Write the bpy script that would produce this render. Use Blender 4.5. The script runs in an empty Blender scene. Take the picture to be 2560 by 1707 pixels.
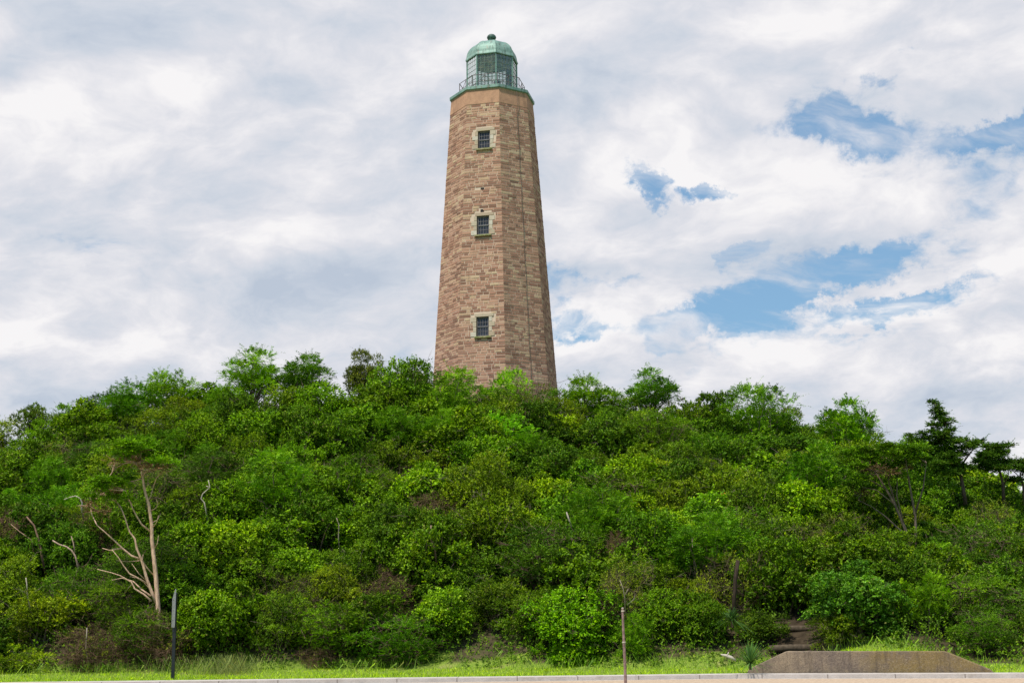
import bpy, math, random, collections
import numpy as np
from mathutils import Matrix, Vector

# ------------------------------------------------------------------ camera
S = bpy.context.scene
C = S.collection
F = 3450.0                     # focal length in photo pixels (photo 2560 wide)
EYE = 1.6
PITCH = math.radians(11.68)
ROLL = math.radians(-0.8)
cd = bpy.data.cameras.new('camera'); cam = bpy.data.objects.new('camera', cd); C.objects.link(cam)
cd.sensor_width = 36.0; cd.lens = F / 2560 * 36
cd.clip_start = 0.1; cd.clip_end = 6000
CM = Matrix.Translation((0, 0, EYE)) @ Matrix.Rotation(math.pi / 2 + PITCH, 4, 'X') @ Matrix.Rotation(ROLL, 4, 'Z')
cam.matrix_world = CM
S.camera = cam
CI = CM.inverted()

def proj(p):
    q = CI @ Vector(p)
    return (1280 + F * q.x / -q.z, 853.5 - F * q.y / -q.z, -q.z)

def ray(px, py):
    d = CM.to_3x3() @ Vector(((px - 1280) / F, -(py - 853.5) / F, -1.0))
    return d.normalized()

def at(px, py, Y):
    d = ray(px, py); k = Y / d.y
    return Vector((0, 0, EYE)) + d * k

def azel(px, py):
    d = ray(px, py)
    return math.atan2(d.x, d.y), math.asin(d.z)

# ------------------------------------------------------------------ view + light
S.view_settings.view_transform = 'Standard'
S.view_settings.look = 'None'
S.view_settings.exposure = 0.0
S.view_settings.gamma = 1.0
SUN_EL = math.radians(62); SUN_AZ = math.radians(-143)      # compass angle from +Y towards +X: behind the camera, to its left
sl = bpy.data.lights.new('sun', 'SUN'); sl.energy = 4.9; sl.angle = math.radians(4.0); sl.color = (1.0, 0.955, 0.88)
so = bpy.data.objects.new('sun', sl); C.objects.link(so)
sdir = Vector((math.sin(SUN_AZ) * math.cos(SUN_EL), math.cos(SUN_AZ) * math.cos(SUN_EL), math.sin(SUN_EL)))
so.rotation_euler = sdir.to_track_quat('Z', 'Y').to_euler()
so.location = (-30, -40, 80)

class NT:
    """small helper for node trees"""
    def __init__(s, nt):
        s.nt = nt; s.n = nt.nodes; s.l = nt.links; s.n.clear()
    def node(s, t, **kw):
        nd = s.n.new(t)
        for k, v in kw.items(): setattr(nd, k, v)
        return nd
    def put(s, inp, v):
        if v is None: return
        if isinstance(v, bpy.types.NodeSocket): s.l.new(v, inp)
        else: inp.default_value = v
    def m(s, op, a, b=None, c=None, clamp=False):
        nd = s.node('ShaderNodeMath', operation=op, use_clamp=clamp)
        for i, v in enumerate((a, b, c)): s.put(nd.inputs[i], v)
        return nd.outputs[0]
    def v(s, op, a, b=None, c=None):
        nd = s.node('ShaderNodeVectorMath', operation=op)
        s.put(nd.inputs[0], a); s.put(nd.inputs[1], b)
        if op == 'SCALE': s.put(nd.inputs['Scale'], c)
        return nd.outputs['Value'] if op in ('LENGTH', 'DOT_PRODUCT') else nd.outputs[0]
    def mix(s, f, a, b, mode='MIX'):
        nd = s.node('ShaderNodeMix', data_type='RGBA', blend_type=mode)
        s.put(nd.inputs[0], f); s.put(nd.inputs[6], a); s.put(nd.inputs[7], b)
        return nd.outputs[2]
    def noise(s, vec, scale, detail=4, rough=.5, dist=0, col=False):
        nd = s.node('ShaderNodeTexNoise')
        if vec is not None: s.put(nd.inputs['Vector'], vec)
        nd.inputs['Scale'].default_value = scale; nd.inputs['Detail'].default_value = detail
        nd.inputs['Roughness'].default_value = rough; nd.inputs['Distortion'].default_value = dist
        return nd.outputs['Color' if col else 'Fac']
    def smooth(s, x, lo, hi, a=0.0, b=1.0):
        nd = s.node('ShaderNodeMapRange', interpolation_type='SMOOTHSTEP')
        s.put(nd.inputs[0], x)
        for i, v in enumerate((lo, hi, a, b)): nd.inputs[i + 1].default_value = v
        return nd.outputs[0]
    def ramp(s, f, stops, interp='LINEAR'):
        nd = s.node('ShaderNodeValToRGB'); cr = nd.color_ramp; cr.interpolation = interp
        while len(cr.elements) < len(stops): cr.elements.new(.5)
        for e, (p, c) in zip(cr.elements, stops): e.position = p; e.color = (*c, 1) if len(c) == 3 else c
        s.put(nd.inputs[0], f)
        return nd.outputs[0]
    def sep(s, v):
        nd = s.node('ShaderNodeSeparateXYZ'); s.put(nd.inputs[0], v); return nd.outputs
    def comb(s, x, y, z):
        nd = s.node('ShaderNodeCombineXYZ')
        for i, v in enumerate((x, y, z)): s.put(nd.inputs[i], v)
        return nd.outputs[0]

def build_world():
    w = bpy.data.worlds.new('World'); S.world = w; w.use_nodes = True
    t = NT(w.node_tree)
    d = t.node('ShaderNodeTexCoord').outputs['Generated']
    x, y, z = t.sep(d)[:3]
    az = t.m('ARCTAN2', x, y)
    el = t.m('ARCSINE', z)
    zz = t.m('MAXIMUM', z, 0.0)
    den = t.m('ADD', zz, 0.34)
    # cloud-deck plane coordinates, slightly rotated so the streets run from low left to high right
    px = t.m('DIVIDE', x, den); py = t.m('DIVIDE', y, den)
    P = t.comb(t.m('ADD', t.m('MULTIPLY', px, .92), t.m('MULTIPLY', py, .30)),
               t.m('SUBTRACT', t.m('MULTIPLY', py, .92), t.m('MULTIPLY', px, .22)), t.m('MULTIPLY', z, .8))
    wv = t.v('SCALE', t.v('SUBTRACT', t.noise(P, 3.2, 4, .55, 0, True), (.5, .5, .5)), None, .20)
    P2 = t.v('ADD', P, wv)
    n1 = t.noise(P2, 3.6, 12, .60)
    shift = t.v('ADD', P2, (-.03, -.055, .03))
    n1s = t.noise(shift, 3.6, 6, .50)
    big = t.noise(P, 1.5, 4, .5)
    # angular position wobbled by noise -> patches of open sky and of brighter / greyer cloud
    A3 = t.comb(az, el, 0.0)
    wob = t.v('SUBTRACT', t.noise(A3, 22, 9, .66, 0, True), (.5, .5, .5))
    wx, wy = t.sep(wob)[:2]
    aw = t.m('ADD', az, t.m('MULTIPLY', wx, .11)); ew = t.m('ADD', el, t.m('MULTIPLY', wy, .062))
    def blob(X, Y, rx, ry, tilt=0.0, amp=1.0):
        a0, e0 = azel(X, Y); c, s_ = math.cos(math.radians(tilt)), math.sin(math.radians(tilt))
        da = t.m('SUBTRACT', aw, a0); de = t.m('SUBTRACT', ew, e0)
        p = t.m('ADD', t.m('MULTIPLY', da, c * F / rx), t.m('MULTIPLY', de, s_ * F / rx))
        q = t.m('SUBTRACT', t.m('MULTIPLY', de, c * F / ry), t.m('MULTIPLY', da, s_ * F / ry))
        r2 = t.m('ADD', t.m('MULTIPLY', p, p), t.m('MULTIPLY', q, q))
        g = t.m('DIVIDE', amp, t.m('ADD', 1.0, t.m('POWER', r2, 1.4)))
        return g
    def total(lst):
        acc = None
        for b in lst:
            g = blob(*b); acc = g if acc is None else t.m('ADD', acc, g)
        return acc
    holes = total([(1650, 455, 110, 38, -12, 1.35), (1760, 495, 70, 30, -25, 1.2),
                   (2110, 318, 120, 34, -8, 1.1), (2185, 372, 60, 38, -25, .7), (2080, 262, 45, 30, 20, .55),
                   (2500, 328, 115, 34, 4, 1.7), (2245, 120, 40, 26, 10, .9), (2470, 135, 45, 30, 30, .85), (2215, 205, 60, 24, 0, .9),
                   (1835, 632, 80, 22, 5, 1.1), (2250, 745, 160, 24, 8, .7), (1560, 700, 110, 16, 10, .5), (1740, 830, 120, 20, 8, .6), (2070, 680, 190, 30, 14, 1.2), (1990, 725, 400, 70, 10, .42), (1420, 800, 150, 30, 8, .35), (1890, 760, 200, 34, 8, 1.1),
                   (2300, 770, 130, 38, 6, .8), (2480, 670, 110, 22, 0, .6), (2060, 850, 300, 40, 4, .45),
                   (1450, 838, 95, 20, 6, .9), (140, 868, 95, 24, -12, .75), (215, 885, 60, 16, -25, .4), (1380, 690, 70, 12, 12, .35)])
    puffs = total([(2290, 700, 140, 26, 6, 1.0), (2080, 765, 110, 20, 6, 1.0), (2030, 718, 60, 13, 0, .8), (2170, 345, 50, 16, -20, .8), (1700, 462, 40, 14, 10, .6), (1960, 725, 50, 10, 0, .6), (2150, 830, 120, 14, 6, .7)])
    lights = total([(560, 150, 150, 70, 0, .55), (1560, 300, 240, 50, 14, .9), (110, 230, 170, 60, 8, .6), (150, 390, 150, 60, -20, .5),
                    (930, 310, 150, 40, 0, .45), (620, 600, 330, 60, 5, .45), (2300, 690, 160, 30, 6, .9), (2080, 760, 90, 22, 6, .6),
                    (2060, 470, 330, 50, 6, .4), (1750, 900, 250, 45, 8, .45), (2450, 880, 180, 35, 10, .6), (2400, 430, 140, 40, 5, .6),
                    (2000, 130, 420, 90, 10, .3), (60, 40, 180, 60, 0, .5)])
    darks = total([(1370, 165, 240, 60, 8, 1.0), (860, 60, 300, 50, 10, .5), (290, 290, 180, 60, -15, .7), (820, 700, 260, 60, 10, .8), (420, 470, 260, 40, 6, .5),
                   (260, 700, 260, 50, 6, .45), (2300, 560, 330, 50, 8, .6), (2500, 40, 120, 110, 30, .9), (1480, 560, 200, 40, 8, .45), (640, 790, 300, 40, 5, .35),
                   (1700, 860, 150, 30, 6, .4), (2400, 990, 300, 40, 4, .5)])
    fine = t.noise(P2, 11, 6, .62)
    dens = t.m('SUBTRACT', t.m('ADD', t.m('MULTIPLY', t.m('SUBTRACT', n1, .5), 1.5), .76), t.m('MULTIPLY', t.m('MULTIPLY', holes, t.m('ADD', t.m('MULTIPLY', t.noise(P2, 8, 7, .6), 1.9), .05)), .38))
    dens = t.m('ADD', dens, t.m('MULTIPLY', puffs, .34))
    dens = t.m('ADD', dens, t.m('MULTIPLY', t.m('SUBTRACT', fine, .5), .42))
    dens = t.m('ADD', dens, t.m('MULTIPLY', t.m('SUBTRACT', big, .5), .12))
    alpha = t.smooth(dens, .30, .58)
    wisp = t.noise(t.v('MULTIPLY', P2, (1.0, 2.2, 1.0)), 5.5, 9, .62)
    alpha = t.m('MAXIMUM', alpha, t.smooth(wisp, .41, .70, 0, .92))
    # unseen clear gap behind the camera and overhead, added to lower ambient fill
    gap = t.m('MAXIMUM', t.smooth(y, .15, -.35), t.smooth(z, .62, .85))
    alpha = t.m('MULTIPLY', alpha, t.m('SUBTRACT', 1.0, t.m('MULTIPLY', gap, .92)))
    lit = t.m('MULTIPLY', t.m('SUBTRACT', n1, n1s), 2.6)
    lit = t.m('ADD', lit, t.m('MULTIPLY', t.m('SUBTRACT', n1, .5), 1.0))
    lit = t.m('ADD', lit, t.m('MULTIPLY', t.m('SUBTRACT', big, .5), .5))
    lit = t.m('ADD', lit, t.m('SUBTRACT', t.m('MULTIPLY', lights, .30), t.m('MULTIPLY', darks, .24)))
    lit = t.m('ADD', lit, .60)
    cc = t.ramp(lit, [(0.0, (.50, .57, .68)), (.3, (.61, .66, .745)), (.58, (.72, .735, .795)), (.8, (.83, .825, .86)), (1.0, (.93, .915, .925))])
    # brighter cloud towards the sun, out of the picture
    sd = t.v('DOT_PRODUCT', d, tuple(sdir))
    glow = t.m('ADD', 1.0, t.m('MULTIPLY', t.m('POWER', t.m('MAXIMUM', sd, 0.0), 3.0), .5))
    cc = t.v('SCALE', cc, None, t.m('MULTIPLY', glow, 10.0))
    sky = t.node('ShaderNodeTexSky'); sky.sky_type = 'NISHITA'; sky.sun_disc = False
    sky.sun_elevation = SUN_EL; sky.sun_rotation = SUN_AZ
    sky.air_density = 1.3; sky.dust_density = .4; sky.ozone_density = 3.0
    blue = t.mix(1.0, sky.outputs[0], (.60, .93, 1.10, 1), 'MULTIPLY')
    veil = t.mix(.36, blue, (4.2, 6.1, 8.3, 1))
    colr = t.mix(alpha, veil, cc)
    below = t.smooth(z, -.12, 0.0)
    colr = t.mix(below, (.5, .55, .4, 1), colr)
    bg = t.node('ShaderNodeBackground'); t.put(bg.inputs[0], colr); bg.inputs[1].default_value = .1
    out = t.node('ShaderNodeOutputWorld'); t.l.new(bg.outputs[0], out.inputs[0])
    w.cycles.sampling_method = 'MANUAL'; w.cycles.sample_map_resolution = 512
build_world()

# ------------------------------------------------------------------ helpers
def tag(o, label=None, cat=None, group=None, kind=None):
    if label: o['label'] = label
    if cat: o['category'] = cat
    if group: o['group'] = group
    if kind: o['kind'] = kind
    return o

def empty(name, loc=(0, 0, 0), rz=0.0):
    o = bpy.data.objects.new(name, None); C.objects.link(o)
    o.location = loc; o.rotation_euler = (0, 0, rz); o.empty_display_size = .3
    return o

class MB:
    """collects faces; build() links them as ONE mesh object"""
    def __init__(s): s.v = []; s.f = []; s.a = []
    def add(s, verts, faces, val=0.5):
        b = len(s.v); s.v.extend([tuple(p) for p in verts]); s.f.extend([tuple(i + b for i in f) for f in faces]); s.a.extend([val] * len(faces))
    def box(s, c, h, fr=None, val=.5):
        """c centre, h half sizes, fr optional 3 axis vectors"""
        X, Y, Z = fr if fr else (Vector((1, 0, 0)), Vector((0, 1, 0)), Vector((0, 0, 1)))
        c = Vector(c); vs = []
        for dz in (-1, 1):
            for dx, dy in ((-1, -1), (1, -1), (1, 1), (-1, 1)):
                vs.append(c + X * (dx * h[0]) + Y * (dy * h[1]) + Z * (dz * h[2]))
        s.add(vs, [(3, 2, 1, 0), (4, 5, 6, 7), (0, 1, 5, 4), (1, 2, 6, 5), (2, 3, 7, 6), (3, 0, 4, 7)], val)
    def tube(s, pts, rads, n=8, val=.5, cap=True):
        pts = [Vector(p) for p in pts]; rings = []
        up = Vector((.31, .17, .93)); prev = None; b = len(s.v)
        for i, p in enumerate(pts):
            tdir = (pts[min(i + 1, len(pts) - 1)] - pts[max(i - 1, 0)]).normalized()
            if prev is None:
                a = tdir.cross(up)
                if a.length < .05: a = tdir.cross(Vector((1, 0, 0)))
            else: a = prev - tdir * prev.dot(tdir)
            a.normalize(); prev = a; bb = tdir.cross(a)
            for k in range(n):
                an = 2 * math.pi * k / n
                s.v.append(tuple(p + (a * math.cos(an) + bb * math.sin(an)) * rads[i]))
        for i in range(len(pts) - 1):
            for k in range(n):
                k2 = (k + 1) % n
                s.f.append((b + i * n + k, b + i * n + k2, b + (i + 1) * n + k2, b + (i + 1) * n + k)); s.a.append(val)
        if cap:
            s.f.append(tuple(b + k for k in range(n))[::-1]); s.a.append(val)
            e = b + (len(pts) - 1) * n; s.f.append(tuple(e + k for k in range(n))); s.a.append(val)
    def build(s, name, m, parent=None, smooth=False):
        me = bpy.data.meshes.new(name); me.from_pydata(s.v, [], s.f); me.validate(clean_customdata=False)
        if len(s.a) == len(me.polygons):
            at_ = me.attributes.new('v', 'FLOAT', 'FACE'); at_.data.foreach_set('value', np.array(s.a, dtype=np.float32))
        if smooth: me.polygons.foreach_set('use_smooth', [True] * len(me.polygons))
        for mm in (m if isinstance(m, (list, tuple)) else [m]): me.materials.append(mm)
        o = bpy.data.objects.new(name, me); C.objects.link(o)
        if parent is not None: o.parent = parent
        me.update(); return o

def quads_mesh(name, V, A, m):
    """V (n,4,3) quads, A (n,) value per quad"""
    n = len(V); me = bpy.data.meshes.new(name)
    me.vertices.add(n * 4); me.vertices.foreach_set('co', V.reshape(-1).astype(np.float32))
    me.loops.add(n * 4); me.loops.foreach_set('vertex_index', np.arange(n * 4, dtype=np.int32))
    me.polygons.add(n); me.polygons.foreach_set('loop_start', np.arange(0, n * 4, 4, dtype=np.int32))
    at_ = me.attributes.new('v', 'FLOAT', 'FACE'); at_.data.foreach_set('value', A.astype(np.float32))
    me.materials.append(m); me.update(calc_edges=True)
    return me

def mobj(name, me, parent=None):
    o = bpy.data.objects.new(name, me); C.objects.link(o)
    if parent is not None: o.parent = parent
    return o

# ------------------------------------------------------------------ materials
def mat(name, fn):
    m = bpy.data.materials.new(name); m.use_nodes = True
    t = NT(m.node_tree); sh = fn(t)
    out = t.node('ShaderNodeOutputMaterial'); t.l.new(sh, out.inputs[0])
    return m

def pbsdf(t, col, rough=.7, spec=.3, metal=0.0, bump=None, bs=.3, bd=.02):
    p = t.node('ShaderNodeBsdfPrincipled'); t.put(p.inputs['Base Color'], col); t.put(p.inputs['Roughness'], rough)
    p.inputs['Specular IOR Level'].default_value = spec; p.inputs['Metallic'].default_value = metal
    if bump is not None:
        b = t.node('ShaderNodeBump'); b.inputs['Strength'].default_value = bs; b.inputs['Distance'].default_value = bd
        t.put(b.inputs['Height'], bump); t.l.new(b.outputs[0], p.inputs['Normal'])
    return p.outputs[0]

def attr(t, n='v'):
    a = t.node('ShaderNodeAttribute'); a.attribute_name = n; return a.outputs['Fac']

def pos(t): return t.node('ShaderNodeTexCoord').outputs['Object']

def m_stone(t):
    v = attr(t); p = pos(t)
    c = t.ramp(v, [(0, (.20, .100, .068)), (.2, (.31, .155, .105)), (.45, (.42, .218, .146)), (.66, (.50, .285, .19)), (.80, (.50, .310, .205)), (.92, (.54, .37, .225)), (1, (.58, .43, .27))])
    n = t.noise(p, 9, 6, .6); n2 = t.noise(p, .55, 4, .6); n3 = t.noise(p, 45, 3, .6)
    c = t.mix(t.smooth(n, .35, .75, 0, .28), c, (.20, .125, .082, 1))
    c = t.mix(t.smooth(n3, .55, .75, 0, .30), c, (.50, .36, .25, 1))
    st = t.noise(t.v('MULTIPLY', p, (1.6, 1.6, .22)), 1.0, 6, .65)        # rain streaks
    c = t.mix(t.smooth(st, .52, .72, 0, .38), c, (.16, .11, .075, 1))
    # lichen, more of it high up on the shady side
    z = t.sep(p)[2]
    lm = t.m('MULTIPLY', t.smooth(t.noise(p, 1.9, 7, .68), .60, .70), t.smooth(z, 9, 18, .08, .6))
    c = t.mix(lm, c, (.23, .22, .09, 1))
    c = t.mix(t.smooth(n2, .35, .7, 0, .20), c, (.44, .25, .17, 1))
    return pbsdf(t, c, .92, .15, bump=t.m('ADD', n, n3), bs=.5, bd=.012)

def m_mortar(t):
    p = pos(t); c = t.mix(t.noise(p, 6, 5), (.68, .53, .41, 1), (.52, .39, .285, 1))
    st = t.noise(t.v('MULTIPLY', p, (1.6, 1.6, .22)), 1.0, 6, .65)
    c = t.mix(t.smooth(st, .55, .74, 0, .45), c, (.17, .11, .075, 1))
    return pbsdf(t, c, .95, .1, bump=t.noise(p, 30, 4), bs=.4)

def m_plaster(t):
    p = pos(t); c = t.mix(t.smooth(t.noise(p, 2.2, 6, .6), .3, .7), (.50, .285, .175, 1), (.38, .215, .135, 1))
    st = t.noise(t.v('MULTIPLY', p, (2.5, 2.5, .4)), 1.3, 5, .6)
    c = t.mix(t.smooth(st, .52, .72, 0, .6), c, (.22, .13, .085, 1))
    return pbsdf(t, c, .9, .15, bump=t.noise(p, 8, 6), bs=.4)

def m_cream(t):
    v = attr(t); p = pos(t); c = t.ramp(v, [(0, (.42, .32, .225)), (.5, (.50, .41, .30)), (1, (.58, .53, .44))])
    c = t.mix(t.smooth(t.noise(p, 5, 6, .65), .5, .72, 0, .6), c, (.30, .24, .12, 1))
    c = t.mix(t.smooth(t.noise(p, 2.7, 4, .6), .58, .7, 0, .35), c, (.40, .46, .32, 1))
    return pbsdf(t, c, .9, .15, bump=t.noise(p, 20, 4), bs=.4)

def m_moss(t):
    p = pos(t); c = t.mix(t.smooth(t.noise(p, 6, 5), .4, .6), (.20, .21, .08, 1), (.34, .29, .17, 1))
    return pbsdf(t, c, .95, .1, bump=t.noise(p, 20, 4), bs=.6)

def m_copper(t):
    p = pos(t); c = t.mix(t.smooth(t.noise(p, 1.7, 6, .62), .32, .68), (.150, .262, .218, 1), (.245, .36, .30, 1))
    st = t.noise(t.v('MULTIPLY', p, (4, 4, .7)), 1.5, 5, .6)
    c = t.mix(t.smooth(st, .50, .68, 0, .8), c, (.085, .125, .10, 1))
    c = t.mix(t.smooth(t.noise(p, 5, 5), .62, .72, 0, .6), c, (.27, .17, .12, 1))
    return pbsdf(t, c, .6, .35, .15, bump=t.noise(p, 6, 5), bs=.25)

def m_verdigris_dark(t):
    p = pos(t); c = t.mix(t.smooth(t.noise(p, 5, 5), .4, .65), (.05, .075, .065, 1), (.10, .19, .15, 1))
    return pbsdf(t, c, .6, .35, .2, bump=t.noise(p, 9, 4), bs=.3)

def m_mullion(t):
    p = pos(t); c = t.mix(t.smooth(t.noise(p, 3, 5), .4, .65), (.10, .17, .14, 1), (.17, .18, .14, 1))
    return pbsdf(t, c, .6, .3, .2)

def m_rail(t):
    p = pos(t); c = t.mix(t.noise(p, 4, 4), (.115, .10, .11, 1), (.19, .15, .14, 1))
    return pbsdf(t, c, .6, .3, .3)

def m_glass(t):
    tr = t.node('ShaderNodeBsdfTransparent'); tr.inputs[0].default_value = (.90, .93, .91, 1)
    gl = t.node('ShaderNodeBsdfGlossy'); gl.inputs['Roughness'].default_value = .06; gl.inputs[0].default_value = (.9, .95, .92, 1)
    fr = t.node('ShaderNodeFresnel'); fr.inputs[0].default_value = 1.45
    df = t.node('ShaderNodeBsdfDiffuse'); df.inputs[0].default_value = (.45, .47, .40, 1)
    dirt = t.smooth(t.noise(pos(t), 3, 4), .35, .75, .04, .12)
    a = t.node('ShaderNodeMixShader'); t.l.new(dirt, a.inputs[0]); t.l.new(tr.outputs[0], a.inputs[1]); t.l.new(df.outputs[0], a.inputs[2])
    b = t.node('ShaderNodeMixShader'); t.l.new(fr.outputs[0], b.inputs[0]); t.l.new(a.outputs[0], b.inputs[1]); t.l.new(gl.outputs[0], b.inputs[2])
    return b.outputs[0]

def m_window_glass(t):
    return pbsdf(t, t.mix(t.noise(pos(t), 4, 4), (.018, .019, .024, 1), (.045, .042, .048, 1)), .12, .5)

def simple(c, rough=.7, spec=.3, var=.25, metal=0.0, sc=6.0):
    def fn(t):
        n = t.noise(pos(t), sc, 5, .6)
        dark = tuple(k * (1 - var) for k in c) + (1,); lite = tuple(min(1, k * (1 + var)) for k in c) + (1,)
        return pbsdf(t, t.mix(t.smooth(n, .3, .7), dark, lite), rough, spec, metal, bump=n, bs=.2)
    return fn

def m_leaf(t):
    """leaf albedo = object colour, varied leaf by leaf; some light passes through"""
    oi = t.node('ShaderNodeObjectInfo'); v = attr(t)
    hs = t.node('ShaderNodeHueSaturation'); t.put(hs.inputs['Color'], oi.outputs['Color'])
    r2 = t.m('FRACT', t.m('MULTIPLY', v, 37.7))
    t.put(hs.inputs['Hue'], t.m('ADD', t.m('SUBTRACT', .503, t.m('MULTIPLY', v, .034)), t.m('MULTIPLY', r2, .012)))
    t.put(hs.inputs['Saturation'], t.m('ADD', .96, t.m('MULTIPLY', t.m('FRACT', t.m('MULTIPLY', v, 91.3)), .16)))
    t.put(hs.inputs['Value'], t.m('ADD', .38, t.m('MULTIPLY', v, 3.1)))
    c = hs.outputs[0]
    n = t.noise(pos(t), 1.6, 4, .6); nb = t.noise(t.v('ADD', pos(t), (7.1, 3.3, 9.7)), 1.1, 4, .6)
    c = t.mix(t.smooth(n, .50, .66, 0, .45), c, t.mix(1.0, c, (1.35, .98, .9, 1), 'MULTIPLY'))
    c = t.mix(t.smooth(nb, .50, .66, 0, .8), c, t.mix(1.0, c, (.70, .80, .85, 1), 'MULTIPLY'))
    c = t.mix(t.smooth(r2, .972, .98, 0, .65), c, (.30, .24, .07, 1))
    p = t.node('ShaderNodeBsdfPrincipled'); t.put(p.inputs['Base Color'], c)
    p.inputs['Roughness'].default_value = .55; p.inputs['Specular IOR Level'].default_value = .05
    tr = t.node('ShaderNodeBsdfTranslucent'); t.put(tr.inputs[0], t.mix(1.0, c, (1.25, 1.35, .55, 1), 'MULTIPLY'))
    mx = t.node('ShaderNodeMixShader'); mx.inputs[0].default_value = .17
    t.l.new(p.outputs[0], mx.inputs[1]); t.l.new(tr.outputs[0], mx.inputs[2])
    return mx.outputs[0]

def m_bark(t):
    oi = t.node('ShaderNodeObjectInfo'); p = pos(t)
    n = t.noise(t.v('MULTIPLY', p, (14, 14, 2.5)), 1.5, 5, .65)
    dk = t.mix(1.0, oi.outputs['Color'], (.50, .46, .42, 1), 'MULTIPLY')
    lt = t.mix(1.0, oi.outputs['Color'], (1.25, 1.2, 1.15, 1), 'MULTIPLY')
    return pbsdf(t, t.mix(t.smooth(n, .32, .68), dk, lt), .9, .15, bump=n, bs=.6, bd=.02)

def m_ground(t):
    g = attr(t); p = pos(t)
    n = t.noise(p, .8, 6, .6); n2 = t.noise(p, 7, 5, .6); n3 = t.noise(p, 30, 3, .6)
    soil = t.mix(t.smooth(n, .35, .65), (.060, .043, .026, 1), (.10, .082, .040, 1))
    soil = t.mix(t.smooth(n2, .45, .7, 0, .6), soil, (.045, .060, .016, 1))
    gr = t.mix(t.smooth(n2, .35, .65), (.14, .22, .028, 1), (.23, .30, .045, 1))
    gr = t.mix(t.smooth(n, .56, .7, 0, .55), gr, (.36, .30, .13, 1))
    gr = t.mix(t.smooth(n3, .5, .7, 0, .35), gr, (.09, .13, .02, 1))
    sand = t.mix(n2, (.42, .33, .19, 1), (.30, .23, .13, 1))
    c = t.mix(t.smooth(g, .3, .7), soil, gr)
    return pbsdf(t, c, .95, .1, bump=t.m('ADD', n2, n3), bs=.8, bd=.03)

def m_concrete_wall(t):
    p = pos(t)
    n = t.noise(p, 1.1, 7, .65); n2 = t.noise(p, 9, 6, .65); n3 = t.noise(p, 40, 3, .6)
    c = t.mix(t.smooth(n, .35, .65), (.16, .122, .098, 1), (.30, .225, .15, 1))
    x = t.sep(p)[0]
    och = t.m('MULTIPLY', t.smooth(t.m('ADD', x, t.m('MULTIPLY', n, 2.0)), .3, 1.6), t.smooth(n, .3, .62))
    c = t.mix(t.m('MULTIPLY', och, .7), c, (.20, .135, .03, 1))
    z = t.sep(p)[2]
    peb = t.m('MULTIPLY', t.smooth(n2, .60, .68), t.smooth(z, .55, .1))
    c = t.mix(t.m('MULTIPLY', peb, .7), c, (.34, .25, .16, 1))
    end = t.m('MAXIMUM', t.smooth(x, -3.6, -4.3), t.smooth(x, 3.75, 4.2))
    c = t.mix(t.m('MULTIPLY', end, t.smooth(t.m('ADD', z, t.m('MULTIPLY', n2, .35)), .62, .30, 0, .8)), c, (.46, .29, .10, 1))
    n4 = t.noise(p, 19, 5, .7)
    c = t.mix(t.smooth(n4, .50, .66, 0, .55), c, (.33, .26, .18, 1))
    st = t.noise(t.v('MULTIPLY', p, (3.5, 1, .5)), 1.6, 5, .6)
    c = t.mix(t.smooth(st, .5, .7, 0, .5), c, (.075, .058, .045, 1))
    c = t.mix(t.smooth(z, .755, .785, 0, .5), c, (.38, .28, .17, 1))
    c = t.mix(t.smooth(n3, .50, .62, 0, .45), c, (.06, .048, .035, 1))
    return pbsdf(t, c, .95, .12, bump=t.m('ADD', n2, n3), bs=.7, bd=.02)

def m_pave(t):
    p = pos(t); n = t.noise(p, 2.2, 6, .65); n2 = t.noise(p, 30, 4, .65)
    c = t.mix(t.smooth(n, .3, .7), (.42, .37, .33, 1), (.54, .48, .43, 1)); c = t.mix(t.smooth(n2, .5, .68, 0, .4), c, (.30, .26, .22, 1))
    x = t.m('FRACT', t.m('MULTIPLY', t.sep(p)[0], .55)); j = t.m('LESS_THAN', x, .018)
    c = t.mix(t.m('MULTIPLY', j, .75), c, (.16, .13, .11, 1))
    c = t.mix(t.smooth(t.noise(p, .9, 5, .7), .56, .64, 0, .35), c, (.27, .22, .17, 1))
    return pbsdf(t, c, .92, .15, bump=n2, bs=.4)

M = {k: mat(k, f) for k, f in dict(
    stone=m_stone, mortar=m_mortar, plaster=m_plaster, cream=m_cream, moss_stone=m_moss, copper=m_copper, dark_copper=m_verdigris_dark,
    mullion=m_mullion, rail=m_rail, glass=m_glass, window_glass=m_window_glass,
    ceiling=simple((.66, .67, .56), .8, .2, .2),
    window_wood=simple((.075, .055, .05), .7), window_grey=simple((.22, .20, .20), .6), hole_shade=simple((.03, .022, .018), .9),
    lamp=simple((.05, .055, .06), .4, .5), cable=simple((.16, .11, .085), .7),
    leaf=m_leaf, bark=m_bark, ground=m_ground, wall=m_concrete_wall,
    kerb=m_pave, gutter=simple((.43, .375, .33), .9, .2, .22, sc=5), road=simple((.44, .325, .225), .92, .15, .22, sc=9),
    joint=simple((.16, .12, .10), .95, .1, .3),
    black_paint=simple((.012, .013, .018), .35, .5, .3), sign_back=simple((.40, .40, .41), .4, .4, .12, .6), bolt=simple((.10, .10, .11), .4, .5, .2, .8),
    old_wood=simple((.235, .155, .135), .9, .15, .35, sc=12), pale_band=simple((.48, .42, .33), .7, .3, .15),
    path_soil=simple((.050, .036, .022), .95, .1, .35, sc=4), timber=simple((.09, .068, .046), .9, .1, .35, sc=8), flower=simple((.75, .26, .02), .6, .2, .2),
).items()}

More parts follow.
